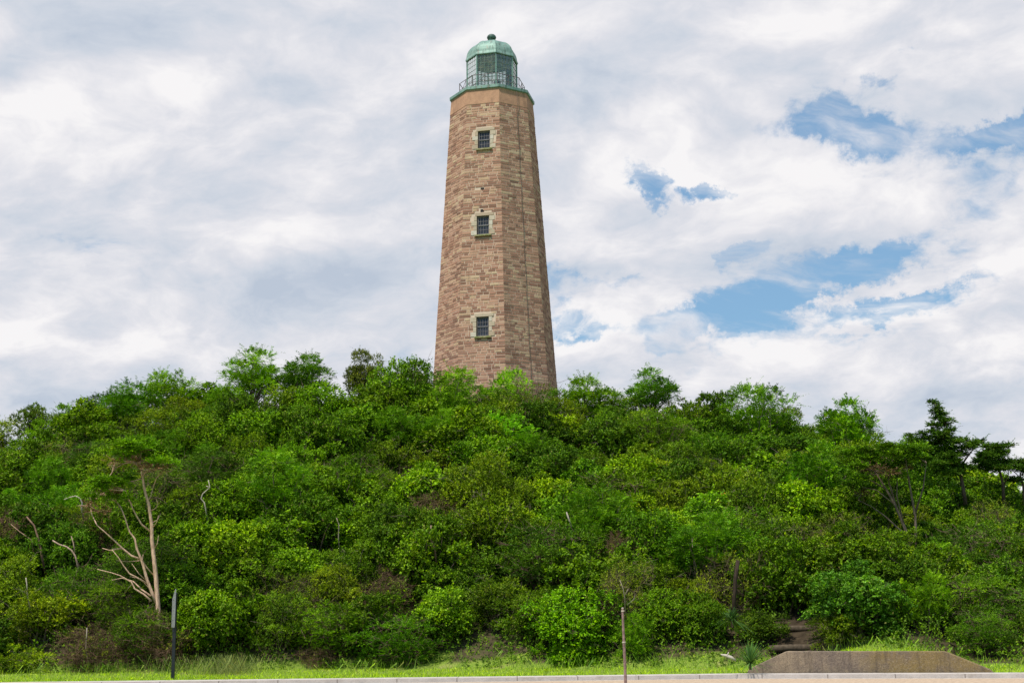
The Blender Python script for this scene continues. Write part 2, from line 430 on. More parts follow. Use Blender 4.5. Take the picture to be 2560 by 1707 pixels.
# road: far kerb line fitted through points of the ground plane
def gp(px, py):
    d = ray(px, py); k = -EYE / d.z; return Vector((d.x * k, d.y * k, 0))
K1 = gp(640, 1706); K2 = gp(1280, 1698.5); K3 = gp(1850, 1691.5); K4 = gp(2560, 1690)
KL = [K1 + (K1 - K2) * 8, K1 + (K1 - K2), K1, K2, K3, K4, K4 + (K4 - K3) * 2, K4 + (K4 - K3) * 8]
WA = KL[2].lerp(KL[2], 0); WA = gp(1869, 1691.3); WB = gp(2484, 1690.2)
WU = (WB - WA).normalized(); WLEN = (WB - WA).length; WN = Vector((-WU.y, WU.x, 0)); WA = WA + WN * .10; WB = WB + WN * .10
def wall_uv(x, y): return (x - WA.x) * WU.x + (y - WA.y) * WU.y, -(x - WA.x) * WU.y + (y - WA.y) * WU.x

# ------------------------------------------------------------------ terrain
SKY = [(-1400, 1330), (-700, 1210), (-300, 1120), (0, 1058), (120, 1030), (200, 990), (320, 955), (450, 940), (560, 925), (700, 925), (830, 940), (950, 935),
       (1060, 940), (1150, 945), (1280, 945), (1400, 985), (1520, 978), (1640, 972), (1780, 992), (1900, 1010), (2050, 1042), (2180, 1088), (2260, 1130),
       (2400, 1195), (2560, 1245), (2900, 1300), (3400, 1380), (4200, 1450)]
SX = np.array([p[0] for p in SKY], float); SY = np.array([p[1] for p in SKY], float)
YC = 82.0
def crest(t):
    """terrain height of the dune crest for azimuth ratio t = x / y"""
    px = 1280 + F * np.asarray(t) * 1.0
    py = np.interp(px, SX, SY)
    el = PITCH - np.arctan((py - (px - 1280) * math.tan(-ROLL) * -1.0 - 853.5) / F)
    return EYE + YC * np.tan(el) - 2.85
def foot(t): return 53.0 - 16.0 * np.clip(np.asarray(t) + .02, -.06, .36)
def terrain(x, y):
    x = np.asarray(x, float); y = np.asarray(y, float)
    t = x / np.maximum(y, 30.0)
    f = foot(t); s = (y - f) / (YC - f); sc = np.clip(s, 0, 1)
    z = np.maximum(crest(t), 2.0) * (1.22 * sc - .22 * sc * sc)
    z = z + np.sin(x * .55 + y * .3) * np.sin(y * .47 - x * .21) * .35 * np.clip(s * 4, 0, 1) * np.clip((110 - y) / 20, 0, 1)
    back = np.clip((y - 100) / 90, 0, 1); back = back * back * (3 - 2 * back)
    side = np.clip((np.abs(x) - 75) / 120, 0, 1); side = side * side * (3 - 2 * side)
    z = z * (1 - back) * (1 - side)
    gentle = np.clip((y - f + 3.5) / 3.5, 0, 1) * .12
    wu = (x - WA.x) * WU.x + (y - WA.y) * WU.y; wv = -(x - WA.x) * WU.y + (y - WA.y) * WU.x
    k = np.minimum(wu, WLEN - wu)
    mound = .60 * np.clip((k - 1.0) / 1.5, 0, 1) * np.clip((wv - 1.0) / .8, 0, 1) * np.clip((60 - y) / 10, 0, 1)
    return np.where(y < f, gentle, z + .12) + mound
def tz(x, y): return float(terrain(x, y))

def build_ground():
    xs = np.concatenate([[-3000, -1200, -500, -260, -160, -110], np.arange(-80, 81, 1.0), [110, 160, 260, 500, 1200, 3000]])
    ys = np.concatenate([[-400, -100, -30, 0, 20, 30, 36, 40], np.arange(41, 108, 1.0), [112, 118, 126, 136, 150, 170, 200, 260, 400, 800, 1600, 4000]])
    X, Y = np.meshgrid(xs, ys); Z = terrain(X, Y)
    n, m_ = X.shape; V = np.stack([X, Y, Z], -1).reshape(-1, 3)
    F_ = [(j * m_ + i, j * m_ + i + 1, (j + 1) * m_ + i + 1, (j + 1) * m_ + i) for j in range(n - 1) for i in range(m_ - 1)]
    me = bpy.data.meshes.new('ground'); me.from_pydata(V.tolist(), [], F_)
    g = (Y.reshape(-1) < foot(X / np.maximum(Y, 30)).reshape(-1) + .6).astype(np.float32)
    g = np.where(Y.reshape(-1) > 130, .6, g).astype(np.float32)
    a = me.attributes.new('v', 'FLOAT', 'POINT'); a.data.foreach_set('value', g)
    me.polygons.foreach_set('use_smooth', [True] * len(me.polygons)); me.materials.append(M['ground'])
    o = mobj('ground', me); tag(o, kind='structure')
build_ground()

def strip(name, o0, o1, z0, z1, m, joints=False):
    mb = MB(); seg = []
    for i, p in enumerate(KL):
        d = (KL[min(i + 1, len(KL) - 1)] - KL[max(i - 1, 0)]).normalized(); nrm = Vector((d.y, -d.x, 0))   # towards the camera
        seg.append((p + nrm * o0, p + nrm * o1))
    for (a, b), (c, d) in zip(seg[:-1], seg[1:]):
        vs = [(q.x, q.y, z) for z in (z0, z1) for q in (a, b, d, c)]
        mb.add(vs, [(3, 2, 1, 0), (4, 5, 6, 7), (0, 1, 5, 4), (1, 2, 6, 5), (2, 3, 7, 6), (3, 0, 4, 7)])
    return tag(mb.build(name, m), kind='structure')
strip('pavement', 0.0, 1.15, -.05, .115, M['kerb'])
strip('kerb', 1.16, 1.34, -.05, .125, M['kerb'])
strip('gutter', 1.345, 1.75, -.05, .010, M['gutter'])
strip('road', 1.754, 12.0, -.05, .014, M['road'])

# ------------------------------------------------------------------ lighthouse
TD = 88.0
def axis_z(py, Y):     # height of the tower axis seen at photo row py
    lo, hi = 0.0, 60.0
    for _ in range(40):
        mid = (lo + hi) / 2
        if proj((TX, Y, mid))[1] > py: lo = mid
        else: hi = mid
    return (lo + hi) / 2
TX = at(1240, 985, TD).x
for _ in range(3): TX = TX - (proj((TX, TD, 20))[0] - 1237.5) * TD / F
TA = math.atan2(TX, TD)
EX = Vector((math.cos(TA), -math.sin(TA), 0)); TOW = Vector((-math.sin(TA), -math.cos(TA), 0))   # right, towards the camera
DEL = 9.0
def avec(a):
    a = math.radians(a); return EX * math.sin(a) + TOW * math.cos(a)
z1 = axis_z(266, TD); z2 = axis_z(1010, TD)
R1 = 103.8 * proj((TX, TD, z1))[2] / F; R2 = 160.3 * proj((TX, TD, z2))[2] / F
def RR(z): return R2 + (R1 - R2) * (z - z2) / (z1 - z2)
CX = Vector((TX, TD, 0))
ZB = tz(TX, TD) - .6
c9 = CX + avec(DEL) * 2.84
def z_of(px_a, R_, py):
    lo, hi = 0.0, 60.0
    for _ in range(40):
        mid = (lo + hi) / 2; p = CX + avec(px_a) * R_; p.z = mid
        if proj(p)[1] > py: lo = mid
        else: hi = mid
    return (lo + hi) / 2
ZCAP0 = z_of(DEL, 2.84, 219); ZCAP1 = z_of(DEL, 2.84, 209.5)
ZEAVE = z_of(DEL, 1.74, 131)
ZPL = ZCAP0 - 1.02                      # plaster band lower edge
print('tower', TX, ZB, R1, R2, z1, z2, ZCAP0, ZCAP1, ZEAVE)

tower = tag(empty('lighthouse', (TX, TD, ZB)), 'tall octagonal brown stone lighthouse with green copper lantern rising above the wooded dune', 'lighthouse')
T0 = Vector((TX, TD, ZB))
def L(p): return Vector(p) - T0       # world -> tower local

c22 = math.cos(math.radians(22.5)); s22 = math.sin(math.radians(22.5))
def face_frame(k):
    a = DEL + 45 * k + 22.5
    n = avec(a); tt = avec(a + 90)
    return n, tt
SLOPE = (RR(0) - RR(1)) * c22
def fp(k, u, z, off=0.0):
    n, tt = face_frame(k)
    p = n * (RR(z) * c22 + off) + tt * u
    return Vector((p.x, p.y, z - ZB))
WINF = 7    # face between a=-36 and a=9  (k=7 -> 9+315=324=-36)
def zf(k, py):
    lo, hi = 0.0, 60.0
    for _ in range(40):
        mid = (lo + hi) / 2
        if proj(fp(k, 0, mid) + T0)[1] > py: lo = mid
        else: hi = mid
    return (lo + hi) / 2
wins = []
for (ya, yb, xa, xb) in ((328, 372, 1195, 1225), (540, 587, 1192, 1223), (792, 841, 1191, 1222)):
    zt = zf(WINF, ya); zb = zf(WINF, yb); zm = (zt + zb) / 2
    lo, hi = -3, 3
    for _ in range(30):
        mid = (lo + hi) / 2
        if proj(fp(WINF, mid, zm) + T0)[0] < (xa + xb) / 2: lo = mid
        else: hi = mid
    wins.append((lo, zb, zt, .41))
rnd = random.Random(7)

def build_walls():
    core = MB(); blk = MB(); crm = MB()
    for k in range(8):
        ws = sorted(wins, key=lambda w: w[1]) if k == WINF else []
        # core (mortar) with openings
        zc = ZB
        def q(z0, z1_, u0, u1, full=False):
            def e(u, z): return fp(k, u if abs(u) < 90 else math.copysign(RR(z) * s22, u), z)
            core.add([e(u0, z0), e(u1, z0), e(u1, z1_), e(u0, z1_)], [(0, 1, 2, 3)])
        for (uc, zb, zt, hw) in ws:
            q(zc, zb, -99, 99); q(zb, zt, -99, uc - hw); q(zb, zt, uc + hw, 99)
            for (a, b) in (((uc - hw, zb), (uc - hw, zt)), ((uc + hw, zt), (uc + hw, zb)), ((uc - hw, zt), (uc + hw, zt)), ((uc + hw, zb), (uc - hw, zb))):
                core.add([fp(k, a[0], a[1]), fp(k, b[0], b[1]), fp(k, b[0], b[1], -.5), fp(k, a[0], a[1], -.5)], [(0, 1, 2, 3)])
            zc = zt
        q(zc, ZCAP0, -99, 99)
        # courses
        z = ZB + .02
        crs = random.Random(100 if k < 8 else 0)
        row = 0
        while z < ZPL - .08:
            h = crs.choice((.15, .16, .175, .18, .20)) * 1.0
            if z + h > ZPL: h = ZPL - z
            zt_ = z + h; hwid = RR(z + h / 2) * s22
            segs = [(-hwid, hwid)]; lim = None
            for (uc, zb, zt, hw) in ws:
                if zt_ > zb - .02 and z < zt + .22:
                    idx = int((z - zb + .4) / .40)
                    rl = (.34, .16, .20, .40)[idx % 4] + rnd.uniform(-.02, .03); rr = (.42, .24, .20, .40)[(idx + (1 if zb > 30 else 0)) % 4] + rnd.uniform(-.02, .03)
                    if z > zt: rl = rr = .14
                    segs = [(-hwid, uc - hw - rl), (uc + hw + rr, hwid)]
                    if z < zt - .02 and z > zb - .06:
                        for (a, b) in ((uc - hw - rl, uc - hw), (uc + hw, uc + hw + rr)):
                            lim = (a, b)
            for (a, b) in segs:
                u = a
                while u < b - .02:
                    w_ = rnd.uniform(.24, .72) if rnd.random() > .14 else rnd.uniform(.13, .24)
                    if b - (u + w_) < .16: w_ = b - u
                    g = .0145; pr = rnd.uniform(.006, .026)
                    r = rnd.random(); v = rnd.betavariate(1.35, 1.75) + max(0, (z - ZPL + 9) / 9) * .12
                    v = min(v, 1)
                    if rnd.random() < .08: v = rnd.uniform(.75, 1)
                    if rnd.random() < .06: v = rnd.uniform(0, .12)
                    hh = z + ZB * 0
                    if k in (0, 1) and z > ZPL - 7 and rnd.random() < .15: v = min(1, v + .2)
                    # patch of yellower stone on the upper body
                    j = lambda: rnd.uniform(-.004, .004)
                    gl_ = -.003 if u <= -hwid + 1e-6 else g; gr_ = -.003 if u + w_ >= hwid - 1e-6 else g
                    P = [(u + gl_ + j(), z + g + j()), (u + w_ - gr_ + j(), z + g + j()), (u + w_ - gr_ + j(), zt_ - g + j()), (u + gl_ + j(), zt_ - g + j())]
                    bv = .008
                    Q = [(P[0][0] + bv, P[0][1] + bv), (P[1][0] - bv, P[1][1] + bv), (P[2][0] - bv, P[2][1] - bv), (P[3][0] + bv, P[3][1] - bv)]
                    hole = (k == WINF and (abs(u + w_ / 2 - .02) < w_ / 2) and any(abs(zf_h - z) < h / 2 for zf_h in HOLES))
                    if hole: u += w_; continue
                    blk.add([fp(k, a_, b_, .0005) for a_, b_ in P] + [fp(k, a_, b_, pr) for a_, b_ in Q],
                            [(4, 5, 6, 7), (0, 1, 5, 4), (1, 2, 6, 5), (2, 3, 7, 6), (3, 0, 4, 7)], v)
                    u += w_
            z = zt_; row += 1
    w = core.build('wall', M['mortar'], tower)
    b = blk.build('stonework', M['stone'], tower)
    for (uc, zb, zt, hw) in wins:
        # quoins beside the opening
        crm = MB()
        n = 4; hh = (zt - zb) / n
        for i in range(n):
            for sgn in (-1, 1):
                wd = (.37, .19, .37, .19)[i] if (sgn > 0) != (zb > 20) else (.37, .20, .22, .36)[i]
                a, b = (uc - hw - wd, uc - hw) if sgn < 0 else (uc + hw, uc + hw + wd)
                za, zb_ = zb + i * hh + .012, zb + (i + 1) * hh - .012
                P = [(a, za), (b, za), (b, zb_), (a, zb_)]
                crm.add([fp(WINF, *p, .001) for p in P] + [fp(WINF, *p, .034) for p in P],
                        [(4, 5, 6, 7), (0, 1, 5, 4), (1, 2, 6, 5), (2, 3, 7, 6), (3, 0, 4, 7)], rnd.random())
        P = [(uc - hw - .10, zt + .012), (uc + hw + .30, zt + .012), (uc + hw + .30, zt + .20), (uc - hw - .10, zt + .20)]
        crm.add([fp(WINF, *p, .001) for p in P] + [fp(WINF, *p, .045) for p in P],
                [(4, 5, 6, 7), (0, 1, 5, 4), (1, 2, 6, 5), (2, 3, 7, 6), (3, 0, 4, 7)], rnd.uniform(0, .35))
        crm.build('window_surround', M['cream'], tower)
HOLES = [zf(WINF, 473), zf(WINF, 527)]
build_walls()
for zh in HOLES:
    hm = MB()
    P = [(-.12, zh - .1), (.12, zh - .1), (.12, zh + .1), (-.12, zh + .1)]
    hm.add([fp(WINF, *p, .002) for p in P] + [fp(WINF, *p, .003) for p in P], [(4, 5, 6, 7)], .5)
    hm.build('putlog_hole', M['hole_shade'], tower)  # flat near-black plate; the shade inside the hole is its colour

def oct_ring(mb, R0, z0, R1_, z1_, val=.5, k0=0, k1=8):
    for k in range(k0, k1):
        a = avec(DEL + 45 * k); b = avec(DEL + 45 * (k + 1))
        mb.add([(a * R0).xyz + Vector((0, 0, z0 - ZB)), (b * R0).xyz + Vector((0, 0, z0 - ZB)), (b * R1_).xyz + Vector((0, 0, z1_ - ZB)), (a * R1_).xyz + Vector((0, 0, z1_ - ZB))], [(0, 1, 2, 3)], val)

# plaster band
mb = MB(); Rp0 = RR(ZPL) + .03; Rp1 = RR(ZCAP0) + .015
oct_ring(mb, Rp0, ZPL, Rp1, ZCAP0 - .14); oct_ring(mb, RR(ZPL), ZPL - .01, Rp0, ZPL); oct_ring(mb, Rp1, ZCAP0 - .14, Rp1, ZCAP0 + .02)
mb.build('plaster_band', M['plaster'], tower)
# broken plaster streak and crack beside the corner
mb = MB()
for (k, u0, pts_) in ((7, None, [(1232, 216), (1231, 236), (1228, 262), (1231, 285), (1229, 300)]), (1, None, [(1333, 430), (1337, 470), (1338, 505), (1341, 530)])):
    pass
# gallery
RC = 2.90
mb = MB()
oct_ring(mb, Rp1 - .25, ZCAP0 + .004, RC - .10, ZCAP0); oct_ring(mb, RC - .10, ZCAP0, RC - .03, ZCAP0 + .05); oct_ring(mb, RC - .03, ZCAP0 + .05, RC, ZCAP0 + .06)
oct_ring(mb, RC, ZCAP0 + .06, RC, ZCAP1 - .02); oct_ring(mb, RC, ZCAP1 - .02, RC - .04, ZCAP1); oct_ring(mb, RC - .04, ZCAP1, 1.66, ZCAP1 + .05)
mb.build('gallery', M['copper'], tower)
# railing
rl = MB(); RG = 2.22; ZG = ZCAP1 + .03; RH = .98
rail = None
for k in range(8):
    a = avec(DEL + 45 * k) * RG; b = avec(DEL + 45 * (k + 1)) * RG
    zl = lambda h: Vector((0, 0, ZG - ZB + h))
    rl.tube([a + zl(-.06), a + zl(RH)], [.026] * 2, 6)
    rl.tube([a + zl(RH), b + zl(RH)], [.024] * 2, 6)
    rl.tube([a + zl(RH * .52), b + zl(RH * .52)], [.016] * 2, 5)
    mid = (a + b) / 2
    rl.tube([mid + zl(-.06), mid + zl(RH)], [.020] * 2, 5)
    rl.tube([a + zl(.04), mid + zl(RH * .95)], [.015] * 2, 5)
    rl.tube([b + zl(.04), mid + zl(RH * .95)], [.015] * 2, 5)
rl.build('railing', M['rail'], tower)

# lantern room
RL = 1.70; ZL0 = ZCAP1 + .03; ZL1 = ZEAVE
lan = MB(); post = MB(); gl = MB()
for k in range(8):
    a = avec(DEL + 45 * k) * RL; b = avec(DEL + 45 * (k + 1)) * RL
    zl = lambda z: Vector((0, 0, z - ZB))
    d = (b - a); n = avec(DEL + 45 * k + 22.5)
    out = avec(DEL + 45 * k); side = avec(DEL + 45 * k + 90)
    post.box(a + zl((ZL0 + ZL1) / 2), (.045, .045, (ZL1 - ZL0) / 2), (side, out, Vector((0, 0, 1))))
    fr = (d.normalized(), n, Vector((0, 0, 1)))
    for i in range(1, 5):
        p = a + d * (i / 5)
        lan.box(p + zl((ZL0 + ZL1) / 2), (.0145, .018, (ZL1 - ZL0) / 2), fr)
    nr = 8
    for j in range(nr + 1):
        zz_ = ZL0 + (ZL1 - ZL0) * j / nr
        lan.box((a + b) / 2 + zl(zz_), (d.length / 2 - .03, .020 if j in (0, nr) else .013, .05 if j in (0, nr) else .0125), fr)
    gl.box((a + b) / 2 - n * .001 + zl((ZL0 + ZL1) / 2), (d.length / 2 - .05, .003, (ZL1 - ZL0) / 2 - .03), fr)
post.build('lantern_post', M['copper'], tower)
lan.build('glazing_bars', M['mullion'], tower)
gl.build('lantern_glass', M['glass'], tower)
# dome (octagonal, slightly flared at the eave)
zt_dome = z_of(0, 0.0, 105.5)
dh = zt_dome - ZEAVE - .16
prof = [(1.62, -.02), (1.80, -.03), (1.82, .02), (1.79, .08), (1.73, .30), (1.68, .36)]
prof = [(1.60, -.03), (1.78, -.05), (1.80, 0.0), (1.77, .10), (1.73, .20)]
for i in range(1, 11):
    th = i / 10 * math.pi / 2
    prof.append((.32 + (1.72 - .32) * math.cos(th) ** .92, .20 + (dh - .20) * math.sin(th) ** 1.0))
prof.append((.30, dh + .02))
mb = MB()
for (ra, za), (rb, zb) in zip(prof[:-1], prof[1:]): oct_ring(mb, ra, ZEAVE + za, rb, ZEAVE + zb)
for k in range(8):                              # raised seams
    a = avec(DEL + 45 * k); mb.tube([a * (r + .005) + Vector((0, 0, ZEAVE + z - ZB)) for r, z in prof[2:]], [.012] * len(prof[2:]), 5)
dome = mb.build('dome', M['copper'], tower)
mb = MB()
inner = [(1.64, -.02), (1.62, .2)] + [(max(.0, 1.60 * math.cos(i / 8 * math.pi / 2)), .2 + (dh - .30) * math.sin(i / 8 * math.pi / 2)) for i in range(1, 9)]
for (ra, za), (rb, zb) in zip(inner[:-1], inner[1:]): oct_ring(mb, ra, ZEAVE + za, rb, ZEAVE + zb)
mb.build('ceiling', M['ceiling'], dome)
mb = MB(); n = 16
bz = [(.20, -.04), (.26, 0.0), (.30, .06), (.24, .12), (.20, .15), (.27, .2), (.31, .28), (.32, .36), (.28, .46), (.20, .54), (.09, .59), (.02, .60)]
for (ra, za), (rb, zb) in zip(bz[:-1], bz[1:]):
    for i in range(n):
        A, B = 2 * math.pi * i / n, 2 * math.pi * (i + 1) / n; k_ = .92
        mb.add([(ra * math.cos(A), ra * math.sin(A), zt_dome - ZB + za * k_), (ra * math.cos(B), ra * math.sin(B), zt_dome - ZB + za * k_),
                (rb * math.cos(B), rb * math.sin(B), zt_dome - ZB + zb * k_), (rb * math.cos(A), rb * math.sin(A), zt_dome - ZB + zb * k_)], [(0, 1, 2, 3)])
mb.build('vent_ball', M['dark_copper'], dome, smooth=True)
# lamp stand inside
mb = MB(); zl0 = ZL0 - ZB
c_ = avec(95) * .35
mb.tube([c_ + Vector((0, 0, zl0)), c_ + Vector((0, 0, zl0 + .7)), c_ + Vector((0, 0, zl0 + .75)), c_ + Vector((0, 0, zl0 + 1.25)), c_ + Vector((0, 0, zl0 + 1.3))], [.13, .11, .24, .24, .1], 12)
c_ = avec(-80) * .5
mb.tube([c_ + Vector((0, 0, zl0)), c_ + Vector((0, 0, zl0 + .9))], [.05, .05], 8)
mb.build('lamp_stand', M['lamp'], tower)
# windows
for (uc, zb, zt, hw) in wins:
    zm = (zb + zt) / 2; n, tt = face_frame(WINF)
    up = (fp(WINF, 0, zm + .5) - fp(WINF, 0, zm - .5)).normalized()
    fr = (tt, n, up); hh = (zt - zb) / 2 / up.z
    c = lambda u, dz, off: fp(WINF, uc + u, zm, off) + up * dz
    mb = MB(); fw = .055
    mb.box(c(-hw + fw / 2, 0, -.10), (fw / 2, .05, hh), fr); mb.box(c(hw - fw / 2, 0, -.10), (fw / 2, .05, hh), fr)
    mb.box(c(0, hh - fw / 2, -.10), (hw - fw, .05, fw / 2), fr); mb.box(c(0, -hh + fw / 2, -.10), (hw - fw, .05, fw / 2), fr)
    wf = mb.build('window', M['window_wood'], tower)
    mb = MB(); ih = hh - fw; iw = hw - fw
    for (c0, off) in ((ih / 2, -.10), (-ih / 2, -.135)):
        mb.box(c(0, c0 + ih / 2 - .02, off), (iw, .018, .02), fr); mb.box(c(0, c0 - ih / 2 + .02, off), (iw, .018, .02), fr)
        for s_ in (-1, 1): mb.box(c(s_ * (iw - .018), c0, off), (.018, .017, ih / 2 - .04), fr)
        for i in (1, 2, 3): mb.box(c(-iw + 2 * iw * i / 4, c0, off), (.008, .014, ih / 2 - .04), fr)
        mb.box(c(0, c0, off), (iw - .036, .013, .008), fr)
    mb.build('sash', M['window_grey'], wf)
    mb = MB(); mb.box(c(0, 0, -.15), (hw, .004, hh), fr); mb.build('pane', M['window_glass'], wf)
    mb = MB(); mb.box(c(0.02, -hh - .055, .04), (hw + .13, .11, .05), fr); mb.build('sill', M['moss_stone'], wf)
# lightning cable down the right front face
mb = MB(); pts = []
for i in range(30):
    f_ = i / 29; z = ZCAP0 - .02 + (ZB - ZCAP0 + .02) * f_
    pts.append(fp(0, -.28 * 0 + (.22 - .05 * f_) * RR(z) * s22 * 1.0 + .02 * math.sin(i * 1.7), z, .055 if f_ > .06 else .12))
mb.tube(pts, [.016] * len(pts), 5)
mb.build('lightning_cable', M['cable'], tower)

# ------------------------------------------------------------------ foliage makers (numpy)
def unit(v): return v / np.maximum(np.linalg.norm(v, axis=-1, keepdims=True), 1e-9)

def leaf_quads(P, D, N, ln, wd):
    """P base point, D direction along the leaf, N rough normal; returns (n,4,3) rhombic leaves"""
    D = unit(D); Sd = unit(np.cross(N, D)); Nn = np.cross(D, Sd)
    ln = ln[:, None]; wd = wd[:, None]
    tip = P + D * ln - Nn * ln * .10; mid = P + D * ln * .45 + Nn * ln * .06
    return np.stack([P, mid + Sd * wd * .5, tip, mid - Sd * wd * .5], 1)

def sphere_pts(r, n): return unit(r.normal(size=(n, 3)))

def lobes_mesh(r, cen, rad3, dens=150, leaves=10, lsize=.085, lw=.5, frond=.28, up=.35, kind='broad', shell0=.62, tspread=.22):
    """lobes > sprigs > leaves. rad3 = (n,3) lobe radii; dens = sprigs per m2 of lobe silhouette"""
    Vs = []; As = []
    for c, rv in zip(cen, rad3):
        rm = (rv[0] * rv[1] * max(rv[2], rv[0] * .35)) ** (1 / 3)
        ns = max(10, int(dens * rm * rm * math.pi * r.uniform(.75, 1.15)))
        sd = sphere_pts(r, ns)
        sd = np.where((sd[:, 2:] < -.35) & (r.random((ns, 1)) < .6), -sd, sd)
        shell = r.uniform(shell0, 1.0, (ns, 1)); sp = c + sd * shell * rv
        sdr = unit(sd * .8 + np.array([0, 0, up]) + r.normal(size=(ns, 3)) * .45)
        if kind == 'juniper': sdr[:, 2] = sdr[:, 2] * .5 + .10; sdr = unit(sdr)
        fl = frond * r.uniform(.55, 1.35, ns) * (1 + (r.random(ns) < .08) * 1.0)
        tv = r.uniform(-tspread, tspread) + r.normal(0, .15, ns) + sd[:, 2] * .05
        T = np.repeat((np.arange(leaves) / max(1, leaves - 1))[None], ns, 0) + r.normal(size=(ns, leaves)) * .03
        arch = -(T ** 2) * (.30 if kind == 'locust' else .12)
        base = sp[:, None] + sdr[:, None] * (T * fl[:, None])[..., None]; base[..., 2] += arch * fl[:, None]
        sidev = unit(np.cross(sdr, np.array([0, 0, 1.0]) + r.normal(size=(ns, 3)) * .25))
        sg = np.where(np.arange(leaves) % 2 == 0, 1, -1)[None, :, None]
        g3 = lambda k: r.normal(size=(ns, leaves, 3)) * k
        if kind == 'locust':
            ld = sidev[:, None] * sg + sdr[:, None] * .45 + g3(.12); nn = np.cross(sidev, sdr)[:, None] * -1 + g3(.30)
        elif kind == 'juniper':
            ld = sdr[:, None] * .9 + sidev[:, None] * sg * .6 + g3(.30) + np.array([0, 0, .18]); nn = np.array([0, 0, 1.0]) + g3(.6)
        else:
            ld = sdr[:, None] * .55 + g3(.75); nn = np.array([0, 0, .85]) + sd[:, None] * .45 + g3(.42)
        P = base.reshape(-1, 3); D = ld.reshape(-1, 3); N = np.broadcast_to(nn, ld.shape).reshape(-1, 3)
        ln = lsize * r.uniform(.65, 1.3, len(P))
        Vs.append(leaf_quads(P, D, N, ln, ln * lw))
        As.append(np.clip(.42 + np.repeat(tv, leaves) + r.uniform(-.13, .13, len(P)), 0, 1))
    return np.concatenate(Vs), np.concatenate(As)

def crown_lobes(r, R=1.8, H=3.0, lobes=16, flat=.8, zlow=-.75, hz=.5, spread=(.38, 1.08), lrad=(.17, .40)):
    lobes = int(lobes * 1.25)
    d = sphere_pts(r, lobes * 8); d = d[d[:, 2] > zlow][:lobes]
    for _ in range(14):
        df = d[:, None] - d[None]; ds = np.linalg.norm(df, axis=-1) + np.eye(len(d)) * 9
        d = unit(d + (df / ds[..., None] ** 3 * .03).sum(1)); d[:, 2] = np.maximum(d[:, 2], zlow)
    f = r.uniform(spread[0], spread[1], (len(d), 1)); hc = H * hz
    cen = np.concatenate([d[:, :2] * R * f, hc + d[:, 2:] * (H - hc) * f], 1)
    cen = np.concatenate([cen, [[0, 0, hc * 1.05], [R * .2, -R * .15, hc * .7]]])
    rad = r.uniform(lrad[0], lrad[1], len(cen)) * R; rad[-2:] = R * .52
    rad3 = rad[:, None] * np.stack([r.uniform(.8, 1.25, len(cen)), r.uniform(.8, 1.25, len(cen)), flat * r.uniform(.75, 1.2, len(cen))], 1)
    return cen, rad3

def make_branches(seed, cen, H, stems=2, r0=.06, twigs=0, bend=.12, root=-.5, tl=.85):
    rn = random.Random(seed); mb = MB()
    roots = [Vector((rn.uniform(-.25, .25), rn.uniform(-.25, .25), root)) for _ in range(stems)]
    for c in cen:
        c = Vector(c); s = min(roots, key=lambda q: (q - c).length + rn.uniform(0, .3))
        mid = s.lerp(c, .5) + Vector((rn.uniform(-1, 1), rn.uniform(-1, 1), -.1 - rn.random() * .5)) * bend * H * .5
        mid.x *= .72; mid.y *= .72
        mb.tube([s, s.lerp(mid, .6) + Vector((0, 0, .12)), mid, mid.lerp(c, .55) + Vector((rn.uniform(-.1, .1), rn.uniform(-.1, .1), .05)), c], [r0, r0 * .8, r0 * .55, r0 * .32, r0 * .14], 5, cap=False)
        for _ in range(twigs):
            d = Vector((rn.gauss(0, 1), rn.gauss(0, 1), rn.gauss(.3, .8))).normalized(); ln = rn.uniform(.35, tl)
            b = c + Vector((rn.uniform(-.4, .4), rn.uniform(-.4, .4), rn.uniform(-.3, .2)))
            m_ = b + d * ln * .5 + Vector((rn.gauss(0, .05), rn.gauss(0, .05), rn.gauss(0, .05)))
            e = b + d * ln + Vector((0, 0, rn.uniform(-.1, .12)))
            mb.tube([b, m_, e], [.010, .007, .003], 3, cap=False)
            for q in range(3):
                d2 = (d + Vector((rn.gauss(0, .7), rn.gauss(0, .7), rn.gauss(0, .6)))).normalized(); s2 = b.lerp(e, rn.uniform(.3, .9))
                mb.tube([s2, s2 + d2 * rn.uniform(.15, .4)], [.006, .002], 3, cap=False)
    return mb

